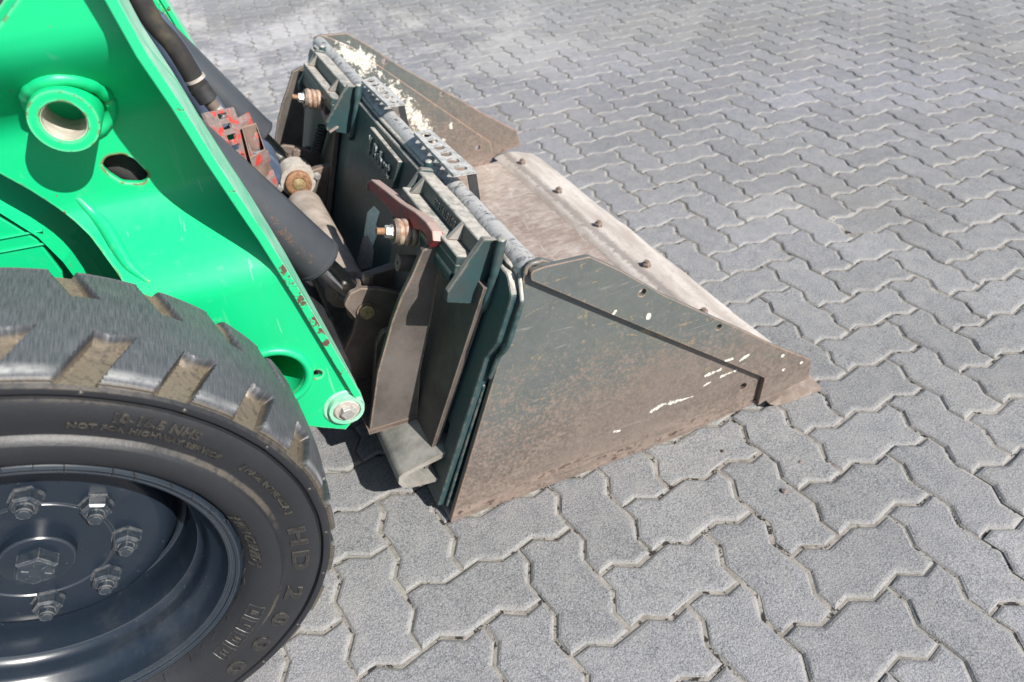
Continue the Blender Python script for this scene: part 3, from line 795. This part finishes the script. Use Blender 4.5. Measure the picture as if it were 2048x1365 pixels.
# chassis: fender beam and panel behind the tyre
def poly(pts, y, t, mat, name, parent, r=.004, bevel=.002): return obj(name, plate(rnd([P(*p, y) for p in pts], r), t, YP(y), [], bevel), mat, parent)
frame = poly([(-260, 380), (0, 530), (60, 565), (200, 640), (200, 900), (-260, 900)], .66, .01, GREEN, 'chassis_frame', loader)
hi = [P(*p, .62) for p in [(-220, 270), (0, 405), (70, 450), (120, 500), (150, 540), (185, 590), (230, 660)]]
VV, FF = [], []
for i, p in enumerate(hi):
    for y, dx, dz in ((.60, 0, -.010), (.612, -.002, .004), (.685, .045, .012), (.685, .040, 0)): VV.append(W(p[0] + dx, y, p[1] + dz))
for i in range(len(hi) - 1):
    for k in range(4): FF.append((i * 4 + k, i * 4 + (k + 1) % 4, i * 4 + 4 + (k + 1) % 4, i * 4 + 4 + k))
obj('fender_beam', (VV, FF), GREENP, frame)
poly([(-240, 330), (0, 430), (75, 475), (125, 540), (150, 700), (-240, 700)], .615, .008, GREENP, 'fender_panel', frame)
for pts in ([(-60, 492), (0, 478), (85, 462)], [(-60, 515), (0, 505), (92, 488)]):
    q = [P(*p, .605) for p in pts]
    obj('panel_shadow_strip', tube([W(a, .606, b) for a, b in q], .0022, 6), GREENP, frame)  # added thin ridges stand in for shadow stripes across the panel
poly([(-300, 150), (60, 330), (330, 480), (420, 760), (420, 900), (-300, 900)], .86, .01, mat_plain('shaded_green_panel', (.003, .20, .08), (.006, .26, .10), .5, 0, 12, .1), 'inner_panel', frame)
sb = P(190, 500, .72)
obj('stiffener', plate([P(*p, .72) for p in [(150, 490), (182, 470), (235, 560), (260, 620), (200, 620)]], .012, YP(.72)), GREEN, frame)
# cross member between the arm feet, in deep shade
def across(name, x, z, r, y0, y1, mat, parent, n=32, prof=None):
    d = W(x, y1, z) - W(x, y0, z)
    return obj(name, lathe(prof or [(0, r), (d.length, r)], W(x, y0, z), d, n), mat, parent, 40)
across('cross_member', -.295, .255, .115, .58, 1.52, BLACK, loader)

# tilt cylinders
def cyl_set(y, mir):
    a = Vector((-.26267, .59217)); b = Vector((-.16825, .421386)); d = (b - a).normalized(); b = b - d * .014
    p0 = W(*(lambda q: (q.x, y, q.y))(a - d * .42)); p1 = W(b.x, y, b.y); ax = (p1 - p0); L = ax.length
    c = obj('tilt_cylinder', lathe([(0, .045), (L - .006, .048), (L - .0045, .0495), (L + .002, .0495), (L + .006, .046), (L + .006, .03), (L + .007, .0001)], p0, ax, 40), CYL, loader, 35)
    e = P(733, 620, .66); eb = Vector(e); ex = W(eb.x, y, eb.y); rd = ex - p1
    obj('piston_rod', lathe([(-.02, .0225), (rd.length - .028, .0225)], p1, rd, 28), CHROME, c, 35)
    obj('rod_collar', lathe([(rd.length - .040, .0225), (rd.length - .037, .028), (rd.length - .018, .030), (rd.length - .010, .026)], p1, rd, 24), FRAME, c, 35)
    obj('rod_eye', lathe([(0, .034), (.002, .036), (.064, .036), (.066, .034)], ex + Vector((0, -.033, 0)), (0, 1, 0), 32), FRAME, c, 35)
    obj('grease_cover', lathe([(0, .012), (.018, .012), (.02, .009)], ex + Vector((.02, .0, .036)), (.3, 0, 1), 8), BOLTM, c)
    return c, ex
cyl_set(.70, False); cyl_set(1.40, True)

# hoses and red guard between the arms
hp = [(255, -60, 1.0), (300, 35, 1.0), (345, 88, 1.0), (378, 140, 1.0), (402, 185, 1.0)]
hs = obj('hydraulic_hose', tube(smooth_path([W(P(u, v, y)[0], y, P(u, v, y)[1]) for u, v, y in hp], 8), .0185, 16), HOSE, loader, 60)
def PW(u, v, y): q = P(u, v, y); return W(q[0], y, q[1])
obj('hose_sleeve', tube([PW(396, 172, 1.0), PW(416, 200, 1.0)], .020, 16), BLACK, hs, 60)
obj('hose_band', tube([PW(388, 155, 1.0), PW(392, 161, 1.0)], .0205, 16), GREY, hs, 60)
obj('steel_ferrule', tube([PW(412, 194, 1.0), PW(430, 216, 1.0)], .014, 16), FRAME, hs, 60)
obj('hose_fitting', tube([PW(428, 213, 1.0), PW(446, 232, 1.0)], .0115, 12), ZINC, hs, 60)
obj('hydraulic_hose', tube(smooth_path([PW(300, 40, 1.12), PW(350, 110, 1.12), PW(400, 190, 1.12), PW(440, 250, 1.12)], 6), .03, 14), BLUE, loader, 60)
# red perforated guard
def quadmap(c00, c10, c11, c01):
    def f(a, b, h):
        p = (c00 * (1 - a) + c10 * a) * (1 - b) + (c01 * (1 - a) + c11 * a) * b
        n = (c10 - c00).cross(c01 - c00).normalized()
        if n.z < 0: n = -n
        return p + n * h
    return f
g00, g10, g11, g01 = PW(402, 228, .93), PW(462, 216, 1.02), PW(528, 372, .95), PW(478, 400, .86)
holes = [rnd([(.38, .045 + k * .125), (.70, .045 + k * .125), (.70, .105 + k * .125), (.38, .105 + k * .125)], .03, 3) for k in range(7)]
qm = quadmap(g00, g10, g11, g01)
guard = obj('step_guard', plate([(0, 0), (1, 0), (1, 1), (0, 1)], .006, qm, holes, .0008), RED, loader)
for k in range(4):
    c0 = qm(.98, .14 + .25 * k, 0); c1 = qm(.98, .22 + .25 * k, 0); dn = Vector((.030, .045, -.006))
    s0, s1 = c0 + dn, c1 + dn
    obj('guard_tab', join(([c0, c1, s1, s0, c0 + Vector((0, 0, -.006)), c1 + Vector((0, 0, -.006)), s1 + Vector((0, 0, -.03)), s0 + Vector((0, 0, -.03))],
        [(0, 1, 2, 3), (4, 5, 6, 7), (0, 1, 5, 4), (1, 2, 6, 5), (2, 3, 7, 6), (3, 0, 4, 7)])), RED, guard)
bx = [PW(483, 254, .98), PW(512, 246, 1.05), PW(531, 300, 1.0), PW(500, 318, .93)]
dn = Vector((0, 0, -.055))
walls = []
for i in range(4):
    a, b = bx[i], bx[(i + 1) % 4]; c = sum(bx, Vector()) / 4; ai, bi = a.lerp(c, .10), b.lerp(c, .10)
    walls.append(([a, b, bi, ai, a + dn, b + dn, bi + dn, ai + dn], [(0, 1, 2, 3), (4, 5, 6, 7), (0, 1, 5, 4), (3, 2, 6, 7), (0, 3, 7, 4), (1, 2, 6, 5)]))
obj('guard_box', join(*walls), mat_frame('rust_red_box', (.12, .075, .06), (.24, .17, .14), .7), guard)
pt = [PW(500, 318, .93), PW(536, 300, 1.0), PW(539, 312, 1.0), PW(505, 335, .93)]
obj('guard_lip', (pt + [p + Vector((0, .004, -.012)) for p in pt], [(0, 1, 2, 3), (4, 5, 6, 7), (0, 1, 5, 4), (1, 2, 6, 5), (2, 3, 7, 6), (3, 0, 4, 7)]), RED, guard)
q0 = PW(512, 350, 1.22)
obj('blue_casting', lathe([(0, .056), (.006, .062), (.10, .062)], q0, (0, 1, 0), 32), BLUE, loader, 40)

# quick-attach frame
qa = obj('attachment_frame', plate([(.02, .42), (.515, .38), (.515, .78), (.12, .80), (.12, 1.30), (.515, 1.32), (.515, 1.70), (.02, 1.66), (.02, 1.30), (.05, 1.22), (.05, .86), (.02, .78)], .012, RP(.026), [], .001), POST, loader)
ear_n = [(688, 612), (700, 588), (722, 577), (760, 578), (805, 588), (870, 600), (850, 800), (790, 842), (712, 800), (684, 712), (705, 668), (712, 640)]
ear_f = [(700, 580), (718, 560), (760, 545), (793, 534), (818, 513), (838, 486), (852, 455), (905, 460), (880, 600), (850, 700), (712, 690)]
post_ = [(878, 484), (884, 487), (889, 500), (880, 530), (866, 622), (842, 742), (835, 838), (738, 868), (755, 747), (775, 676), (783, 646), (802, 595), (822, 556), (845, 502)]
def mirror_plate(pts, y, t, mat, name, r=.006):
    o2 = rnd([P(*p, y) for p in pts], r)
    a = obj(name, plate(o2, t, YP(y + t), [], .002), mat, qa)
    b = obj(name, plate(o2, t, lambda p, q, h: W(p, 2.1 - (y + t) + h, q), [], .002), mat, qa)
    return a, b
mirror_plate(ear_n, .652, .012, EARM, 'ear_plate', .012)
mirror_plate(ear_f, .750, .024, EARM, 'ear_plate', .010)
mirror_plate(post_, .500, .012, POST, 'post_plate', .003)
# foot closing plate under each post and small gusset
for Y in ((lambda y: y), (lambda y: 2.1 - y)):
    fp = [P(738, 868, .5), P(835, 838, .5)]
    VV = []
    for y in (.498, .645):
        for (x, z) in fp:
            VV += [W(x, Y(y), z - .001), W(x, Y(y), z + .011)]
    obj('foot_plate', (VV, [(0, 1, 3, 2), (4, 5, 7, 6), (0, 2, 6, 4), (1, 3, 7, 5), (0, 1, 5, 4), (2, 3, 7, 6)]), FRAME, qa)
    gs = rnd([P(*p, .57) for p in [(752, 690), (765, 665), (800, 655), (840, 640), (830, 850), (740, 860)]], .01)
    obj('gusset', plate(gs, .012, lambda a, b, h: W(a, Y(.57 + h), b)), FRAME, qa)
wb = [(741, 858), (780, 836), (800, 826)]
obj('weld_bead', bead([W(P(*q, .515)[0], .515, P(*q, .515)[1] + .012) for q in wb], .006), POST, qa, 60)
cxz = (-.1275, .300)
across('cross_tube', cxz[0], cxz[1], .046, .775, 1.20, TUBEM, qa)
for y0, k in ((.652, 0), (1.335, 1)):
    e = P(733, 620, .655)
    if k == 0:
        obj('pivot_pin', lathe([(0, .0155), (.024, .0155), (.0255, .014), (.0257, .0022), (.022, .0001)], W(e[0], .668, e[1]), (0, -1, 0), 28), BRASS, qa, 35)
        obj('pin_collar', ringlathe([(0, .0172), (.0165, .0172), (.0165, .0205), (0, .0205)], W(e[0], .664, e[1]), (0, -1, 0), 28), FRAME, qa, 35)
    else:
        o3 = W(e[0], 1.336, e[1])
        obj('pivot_pin', lathe([(0, .034), (.045, .034), (.047, .030), (.047, .019), (.045, .018), (.044, .0001)], o3, (0, -1, 0), 32), RUSTM, qa, 35)
        obj('pin_sleeve', ringlathe([(-.03, .03), (.030, .03), (.030, .0455), (.022, .047), (-.03, .047)], o3, (0, -1, 0), 32), GREY, qa, 35)
        obj('pin_core', lathe([(.040, .0001), (.0405, .018), (.0475, .016), (.050, .008), (.0505, .0001)], o3, (0, -1, 0), 24), BRASS, qa, 35)
        for dx in (-.052, .052): obj('clamp_bolt', hexbolt(o3 + Vector((dx, -.024, -.002 + dx * .1)), (0, -1, 0), .009, .011), ZINC, qa)
# top rail of the frame hooked under the bucket's ledge
for y0, y1 in ((.43, .705), (1.30, 1.60)):
    p0, p1 = R(.505, y0, .050), R(.505, y1, .050)
    obj('top_rail', lathe([(0, .026), ((p1 - p0).length, .026)], p0, p1 - p0, 24), TEAL if y0 < 1 else FRAME, qa, 40)
# locking levers with coil springs
lv = [(731, 372), (735, 363), (742, 359), (772, 382), (800, 405), (830, 424), (852, 444), (864, 462), (866, 482), (858, 494), (850, 490), (852, 474), (842, 462), (822, 458), (800, 458), (790, 438), (768, 408)]
sy_ = [B(u, v, .092) for u, v in lv]
lever = obj('lock_lever', plate(sy_, .020, lambda a, b, h: R(a, b, .072 + h), [], .0025), LEVER, qa)
obj('lever_pin', lathe([(0, .007), (.024, .007), (.0245, .0001)], R(*B(737, 374, .09), .07), R(.3, .6, 1) - R(.3, .6, 0), 12), BOLTM, qa)
# second strap face giving the lever its depth towards the sky
top = [(742, 361), (757, 362), (800, 394), (836, 420), (860, 443), (868, 458)]
def coil(c0, c1, r, wire, turns, n=14):
    d = c1 - c0; t = d.normalized(); s = t.cross(Vector((0, 0, 1))).normalized(); u = t.cross(s); path = []
    N = int(turns * n)
    for k in range(N + 1):
        a = 2 * math.pi * k / n; path.append(c0 + d * (k / N) + (s * math.cos(a) + u * math.sin(a)) * r)
    return tube(path, wire, 7)
s0, y0 = B(862, 467, .046)
def spring(s0, y0, nm=''):
    a, b = R(s0, y0, .052), R(s0 - .002, y0, .112); ax = b - a
    obj('coil_spring', coil(a, b, .0185, .0068, 5), SPRINGM, qa, 60)
    obj('spring_core', lathe([(0, .013), (.062, .013)], a, ax, 16), RUSTM, qa)
    obj('spring_seat', lathe([(.060, .0225), (.066, .0225), (.0665, .014), (.069, .014), (.0695, .0001)], a, ax, 28), FRAME, qa, 30)
    obj('stop_nut', join(hexbolt(R(s0 - .002, y0, .121), ax, .0115, .012)), ZINC, qa)
    obj('spring_bolt', lathe([(0, .0065), (.020, .0065), (.021, .0001)], R(s0 - .002, y0, .128), ax, 12), RUSTM, qa, 35)
    obj('lever_eye', ringlathe([(.0, .012), (.014, .012), (.014, .029), (0, .029)], R(s0, y0, .034), ax, 28), POST, qa, 35)
spring(s0, y0)
sy = B(826, 527, .075); c0, c1 = R(*sy, .03), R(*sy, .105)
obj('lever_stop', ringlathe([(0, .005), ((c1 - c0).length, .005), ((c1 - c0).length, .0155), (0, .0155)], c0, c1 - c0, 24), FRAME, qa, 35)
# far lever, seen from its end
s1, y1 = B(668, 208, .05)
s2 = s1
def far_pt(u, v, h): s, y = B(u, v, h); return R(s, y, h)
spring(*B(662, 203, .05))
flv = [(640, 186, .10), (655, 192, .085), (660, 210, .07), (655, 232, .07), (668, 262, .06)]
lpath = smooth_path([far_pt(640 + 8, 187, .075), far_pt(658, 200, .07), far_pt(650, 218, .07), far_pt(655, 237, .07), far_pt(668, 262, .07)], 5)
VV, FF = [], []
for i, p in enumerate(lpath):
    d = (lpath[min(i + 1, len(lpath) - 1)] - lpath[max(i - 1, 0)]).normalized(); sd = d.cross(CR[2]).normalized() * .011
    bk = Vector((.012, .03, -.002)); VV += [p - sd, p + sd, p + sd + bk, p - sd + bk]
for i in range(len(lpath) - 1):
    for k in range(4): FF.append((i * 4 + k, i * 4 + (k + 1) % 4, i * 4 + 4 + (k + 1) % 4, i * 4 + 4 + k))
FF += [(0, 1, 2, 3), tuple(len(VV) - 4 + k for k in range(4))]
obj('lock_lever', (VV, FF), LEVER, qa)
obj('return_spring', coil(far_pt(646, 252, .06), far_pt(632, 305, .06), .012, .0035, 9, 10), BLACK, qa, 60)

# ------------------------------------------------------------------ bucket
bucket = empty('loader_bucket', tuple(W(.3, 1.05, 0)))
tag(bucket, 'worn steel dirt bucket with dark teal back and rusty side plates on the paving', 'bucket')
BB = WLOC[bucket.name]
rb, rt = (-.101, .004), (.086, .536)
def on_plate(u, v, y=.318): 
    p = P(u, v, y); return W(p[0], y, p[1]) - BB
def wsp(a, b, wd, amp, y): return (tuple(on_plate(*a, y)), tuple(on_plate(*b, y)), wd, amp)
m, col, f1, f2, f3 = mat_side('worn_side_plate')
SIDE = finish_side(m, col, f1, f2, f3, [wsp((1412, 752), (1440, 740), .004, .03, .33), wsp((1445, 752), (1470, 742), .0025, .03, .33), wsp((1408, 772), (1420, 765), .002, .02, .33), wsp((1302, 823), (1330, 808), .0035, .03, .33), wsp((1340, 806), (1384, 794), .003, .03, .33), wsp((1229, 864), (1239, 862), .003, .01, .33)])
m, col, f1, f2, f3 = mat_side('worn_cutter_plate')
CUT = finish_side(m, col, f1, f2, f3, [wsp((1297, 632), (1297, 635), .0055, .008, .318), wsp((1226, 630), (1231, 623), .003, .004, .318), wsp((1565, 712), (1566, 712), .004, .003, .318), wsp((1602, 726), (1603, 726), .004, .003, .318), wsp((1567, 740), (1568, 740), .004, .003, .318), wsp((1450, 723), (1464, 718), .003, .02, .318), wsp((1480, 722), (1495, 712), .003, .02, .318), wsp((1064, 566), (1078, 578), .003, .01, .318)])
def fp(u, v, y=1.76): p = P(u, v, y); return tuple(W(p[0], y, p[1]) - BB)
farw = [(fp(690, 104), fp(738, 128), .026, .13), (fp(748, 140), fp(800, 178), .003, .15), (fp(785, 175), fp(815, 222), .016, .19), (fp(815, 215), fp(850, 262), .019, .20), (fp(715, 140), fp(770, 195), .002, .16), (fp(832, 268), fp(885, 282), .008, .13), (fp(903, 250), fp(903, 254), .006, .05), (fp(942, 262), fp(944, 262), .004, .03), (fp(958, 278), fp(958, 280), .004, .03)]
m, col, f1, f2, f3 = mat_side('inner_side_plate'); INSIDE = finish_side(m, col, f1, f2, f3, farw)
main = [rb, P(1045, 566, .33), P(1049, 545, .33), P(1060, 530, .33), (P(1085, 520, .33)[0], P(1085, 520, .33)[1]), P(1180, 548, .33), P(1526, 753, .33), P(1524, 775, .33), P(1514, 800, .33), P(1500, 812, .33), (.42, .003)]
main = rnd(main, [.004, .01, .012, .012, .01, .02, .012, .008, .006, .004, 0], 4)
hole1 = circ(P(1486, 774, .33), .0095, 16)
cutp = [P(1063, 562, .318), P(1061, 545, .318), P(1090, 534, .318), P(1180, 514, .318), P(1240, 541, .318), P(1330, 592, .318), P(1420, 632, .318), P(1500, 668, .318), P(1540, 688, .318), P(1622, 720, .318), P(1619, 757, .318), P(1590, 770, .318), P(1545, 793, .318), P(1516, 812, .318), P(1530, 757, .318), P(1290, 658, .318)]
cutp = rnd(cutp, [.006, .012, .004, .012, 0, 0, 0, 0, 0, .004, .008, 0, 0, 0, .010, 0], 4)
ch = [circ(P(*p, .318), r, 14) for p, r in (((1285, 586), .0075), ((1438, 655), .0065))]
for far_, mat in ((False, SIDE), (True, INSIDE)):
    mp1 = (lambda a, b, h: W(a, 1.778 - .012 + h, b)) if far_ else YP(.342)
    sp = obj('side_plate', plate(main, .012, mp1, [hole1], .0018), mat, bucket)
    mp2 = (lambda a, b, h: W(a, 1.781 + h, b)) if far_ else YP(.329)
    obj('side_cutter', plate(cutp, .011, mp2, ch, .0015), INSIDE if far_ else CUT, bucket)
# rear skin with rolled top bar
obj('back_plate', extrude_x([(-.092, .006), (.083, .525), (.093, .521), (-.080, .006)], .343, 1.766), TEAL, bucket)
barp = R(.566, .3415, -.012); bare = R(.566, 1.7675, -.012)
obj('top_bar', lathe([(0, .0215)] + [((bare - barp).length * k / 40, .0215 + .0004 * math.sin(k * 2.1)) for k in range(1, 41)], barp, bare - barp, 24), BAR, bucket, 60)
obj('bar_end_weld', bead([W(P(u, v, .327)[0], .328, P(u, v, .327)[1]) for u, v in ((1049, 552), (1054, 536), (1064, 528), (1082, 524))], .004), SIDE, bucket, 60)
obj('floor_plate', extrude_x([(-.099, .002), (-.099, .014), (.667, .022), (.667, .010)], .3435, 1.7655, 1), FLOOR, bucket)
ed = []
NY = 60
sec = [(.650, .0222), (.662, .0285), (.676, .0335), (.712, .0325), (.745, .026), (.812, .006), (.815, .002), (.70, .0018), (.668, .0095)]
VV, FF = [], []; m_ = len(sec)
for k in range(NY + 1):
    y = .314 + (1.80 - .314) * k / NY
    wv = .006 * noise.noise(Vector((y * 4, 3, 0))) + .003 * noise.noise(Vector((y * 17, 8, 0))) - .012 * sst(.05, 0, y - .314) - .012 * sst(.06, 0, 1.80 - y)
    for x, z in sec: VV.append(W(x + (wv if x > .75 else wv * .2), y, z))
for k in range(NY):
    for i in range(m_): FF.append((k * m_ + i, k * m_ + (i + 1) % m_, (k + 1) * m_ + (i + 1) % m_, (k + 1) * m_ + i))
FF += [tuple(range(m_)), tuple(NY * m_ + i for i in range(m_))]
obj('cutting_edge', (VV, FF), EDGE, bucket, 25)
fb = None
for u, v in ((1044, 322), (1117, 379), (1197, 446), (1293, 526), (1407, 622)):
    x, y = G(u, v, .043); loc = W(x, y, .0315) - BB
    if fb is None:
        WLOC[bucket.name] = Vector(); fb = obj('edge_bolt', join(lathe([(0, .0135), (.010, .0135), (.0125, .0105), (.0135, .008), (.0136, .0001)], (0, 0, 0), (0, 0, 1), 6), lathe([(.01, .007), (.018, .007), (.0185, .0001)], (0, 0, 0), (0, 0, 1), 10)), BOLTM, bucket, 30); WLOC[bucket.name] = BB; o = fb
    else: o = fb.copy(); COL.objects.link(o); o.parent = bucket
    o.location = loc; o.rotation_euler = (0, 0, random.random())
# perforated steps on the top bar
def step(cs, name='tread_step'):
    c = [R(*B(u, v, h), h) for u, v, h in cs]
    qm = quadmap(*c)
    hl = [circ((.5, .11 + .156 * k), .26, 14, .055) for k in range(6)]
    st = obj(name, plate(rnd([(0, 0), (1, 0), (1, 1), (0, 1)], .03, 3), .005, qm, hl, .0006), STEPM, bucket)
    # straps hooked down into the bucket at both ends
    for b in (.02, .985):
        p0 = qm(.62, b, .001); p1 = qm(1.0, b, .001); dz = Vector((.004, .0, -.085)); t = Vector((0, .0045, 0))
        obj('step_leg', ([p0, p1, p1 + dz, p0 + dz, p0 + t, p1 + t, p1 + dz + t, p0 + dz + t], [(0, 1, 2, 3), (4, 5, 6, 7), (0, 1, 5, 4), (1, 2, 6, 5), (2, 3, 7, 6), (3, 0, 4, 7)]), BLACK, st)  # black puts the strap's shade into its colour
step([(826, 270, .012), (858, 262, -.05), (954, 348, -.05), (906, 356, .012)])
step([(722, 165, .012), (748, 156, -.05), (810, 212, -.05), (775, 216, .012)])
# raised mounting plate across the back
def RB(pts, h, r=.004): return rnd([B(*p, h) for p in pts], r, 4)
mtop = .558
pl = [(.02, .36), (.40, .345), (.445, .325), (.535, .323), (mtop, .352), (mtop + .006, .56), (mtop + .002, 1.05), (mtop + .006, 1.54), (mtop, 1.748), (.535, 1.762), (.40, 1.75), (.02, 1.74)]
mount = obj('mount_plate', plate(rnd(pl, [.01, .02, .02, .02, .02, 0, 0, 0, .02, .02, .02, .01], 5), .020, RP(.001), [rnd([(.135, .40), (.205, .40), (.205, .43), (.135, .43)], .004, 2)], .004), TEAL, bucket)
obj('weld_bead', bead([R(.36, .338, .006), R(.41, .332, .006), R(.445, .316, .006), R(.53, .314, .006), R(.566, .345, .006)], .005), TEAL, mount, 60)
obj('weld_bead', bead([R(.03, .352, .006), R(.20, .350, .006), R(.34, .347, .006)], .0035), TEAL, mount, 60)
obj('top_weld', bead([R(mtop + .006, .36, .010), R(mtop + .012, .56, .010), R(mtop + .008, 1.05, .010), R(mtop + .012, 1.54, .010), R(mtop + .006, 1.74, .010)], .0055, 8, .01), TEAL, mount, 60)
def saddle(y0, y1, first):
    # upper ledge, lower ledge, cheeks: the casting the frame hooks into
    def bx(s0, s1, a, b, h0, h1, name, mat=TEAL, taper=0):
        V = [R(s, y, h) for h, ss, se in ((h0, s0, s1), (h1, s0 + taper, s1)) for s in (ss, se) for y in (a, b)]
        o = obj(name, (V, [(0, 1, 3, 2), (4, 5, 7, 6), (0, 1, 5, 4), (2, 3, 7, 6), (0, 2, 6, 4), (1, 3, 7, 5)]), mat, sd)
        bv = o.modifiers.new('bevel', 'BEVEL'); bv.width = .003; bv.segments = 2
        return o
    prof = plate(rnd([(.540, y0), (.585, y0 + .012), (.585, y1 - .012), (.540, y1)], .004, 3), .030, RP(.021), [], .003)
    sd = obj('saddle', prof, TEAL, bucket)
    bx(.535, .552, y0 + .013, y1 - .013, .050, .078, 'lower_ledge')
    bx(.515, .536, y0 + .013, y1 - .013, .066, .076, 'hook_lip')
    for y, k in ((y0, 0), (y1, 1)):
        t = .014
        ya, yb = (y, y + t) if k == 0 else (y - t, y)
        pr = rnd([(.470, .022), (.590, .022), (.590, .046), (.548, .064), (.492, .086), (.472, .084)], .004, 3)
        ck = obj('cheek', plate(pr, t, lambda a, b, h: R(a, ya + h, b), [], .002), TEAL, sd)
        ck.data.materials.append(LIPM)                                # dusty sloping front, paler so its colour carries the sunlight on it
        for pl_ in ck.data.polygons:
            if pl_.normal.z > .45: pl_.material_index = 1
    for y, k in ((y0, -1), (y1, 1)):
        obj('weld_bead', bead([R(.60, y + k * .012, .024), R(.54, y + k * .020, .024), R(.48, y + k * .018, .024), R(.462, y + k * .004, .026)], .0085), TEAL, sd, 60)
        gy = y + (-.004 if k < 0 else -.004)
    for y in (y0 + .075, y1 - .04):
        obj('rib', plate([(.5525, .048), (.582, .048), (.582, .052), (.5525, .072)], .012, lambda a, b, h: R(a, y - .006 + h, b), [], .002), LIPM, sd)
    if first:
        V, F = text('67314191081', .020, .002, .0002, 1.05); yc = (y0 + y1) / 2 - .01
        obj('cast_number', ([R(.5655 - .006 + v.y, yc - v.x, .0515 + v.z) for v in V], F), TEAL, sd)
    return sd
saddle(.402, .705, True)
saddle(1.225, 1.575, False)
# maker's plate
lp = obj('logo_plate', plate(rnd([(.478, .862), (.544, .852), (.546, 1.062), (.480, 1.070)], .003, 3), .012, RP(.020), [], .002), TEAL, bucket)
LOGOM = mat_plain('rubbed_teal_letters', (.035, .055, .055), (.075, .092, .09), .45, 0, 60, .1, .5, (.30, .30, .28))
V, F = text('Bobcat', .056, .012, .0004, .95, .0008)
obj('logo_lettering', ([R(.4925 + v.y * .90, .9420 - v.x * .80, .033 + v.z) for v in V], F), LOGOM, lp)
# lynx-like head mark left of the word
hd = [(0, 0), (.006, .012), (.004, .030), (.012, .022), (.020, .030), (.019, .014), (.024, .004), (.018, -.006), (.010, -.008)]
obj('logo_mark', plate([(.497 + b * 1.15, 1.049 - a) for a, b in hd], .006, RP(.031), [circ((.503, 1.040), .002, 6)], .0008), LOGOM, lp)
# torn sticker and its residue
stp = [(735, 425), (748, 412), (760, 424), (752, 450), (757, 462), (746, 492), (738, 478), (734, 500), (728, 470)]
sk = obj('torn_label', plate([B(*p, .022) for p in stp], .0008, RP(.0215), [], .0002), LABEL, bucket)
gp = [(726, 476), (735, 470), (742, 486), (748, 500), (744, 535), (722, 540), (714, 522)]
obj('label_residue', plate([B(*p, .022) for p in gp], .0012, RP(.0214), [], .0003), GLUE, sk)
# folded lip under the rear
lip = [(-.052, .138), (-.154, .118), (-.162, .108), (-.158, .094), (-.148, .088), (-.062, .074), (-.064, .066), (-.150, .079), (-.166, .088), (-.172, .104), (-.168, .121), (-.158, .128), (-.054, .149)]
obj('rear_lip', extrude_x(lip, .385, 1.72, 12, True, .001), LIPM, bucket, 50)
# ------------------------------------------------------------------ loose sand spilled along the joints
GV, GF = [], []
for d_, o_, p in near[:298]:
    rg = ring(o_)
    for _ in range(16):
        k = random.randrange(len(rg)); q = rg[k].lerp(rg[(k + 1) % len(rg)], random.random()); r = .0005 + .0011 * random.random() ** 2
        off = abs(random.gauss(.009, .006)); c = Vector((p.x + q.x * (1 - off / max(q.length, .03)), p.y + q.y * (1 - off / max(q.length, .03)), .0004))
        n = len(GV); a = random.random() * 6.28
        for j in range(3): GV.append((c.x + r * math.cos(a + j * 2.1), c.y + r * math.sin(a + j * 2.1), c.z))
        GV.append((c.x + r * .2, c.y, c.z + r * 1.1)); GF += [(n, n + 1, n + 3), (n + 1, n + 2, n + 3), (n + 2, n, n + 3)]
sg = obj('sand_grains', (GV, GF), mat_plain('loose_sand', (.26, .24, .21), (.46, .43, .38), .9, 0, 400, .1)); tag(sg, 'loose sand grains spilled along the paver joints', None, None, 'stuff')
# ------------------------------------------------------------------ crumbs lying on the paving
for k, (u, v, r) in enumerate(((1568, 983, .006), (1447, 903, .004), (1600, 925, .004))):
    q = ray(u, v); t = (0 - CC.z) / q.z; p = CC + q * t
    bm = bmesh.new(); bmesh.ops.create_icosphere(bm, subdivisions=2, radius=r)
    for vv in bm.verts: vv.co *= 1 + .35 * noise.noise(vv.co * 300 + Vector((k * 5, 0, 0))); vv.co.z *= .45
    me = bpy.data.meshes.new('dirt_crumb'); bm.to_mesh(me); bm.free(); me.materials.append(BOLTM)
    o = bpy.data.objects.new('dirt_crumb', me); COL.objects.link(o); o.location = p + Vector((0, 0, r * .3))
    tag(o, ['largest dark crumb of dirt lying on a paver below the bucket tip', 'small dark crumb nearest the bucket on the paving', 'small dark crumb right of the other two on the paving'][k], 'dirt crumb', 'crumbs of dirt on the paving')
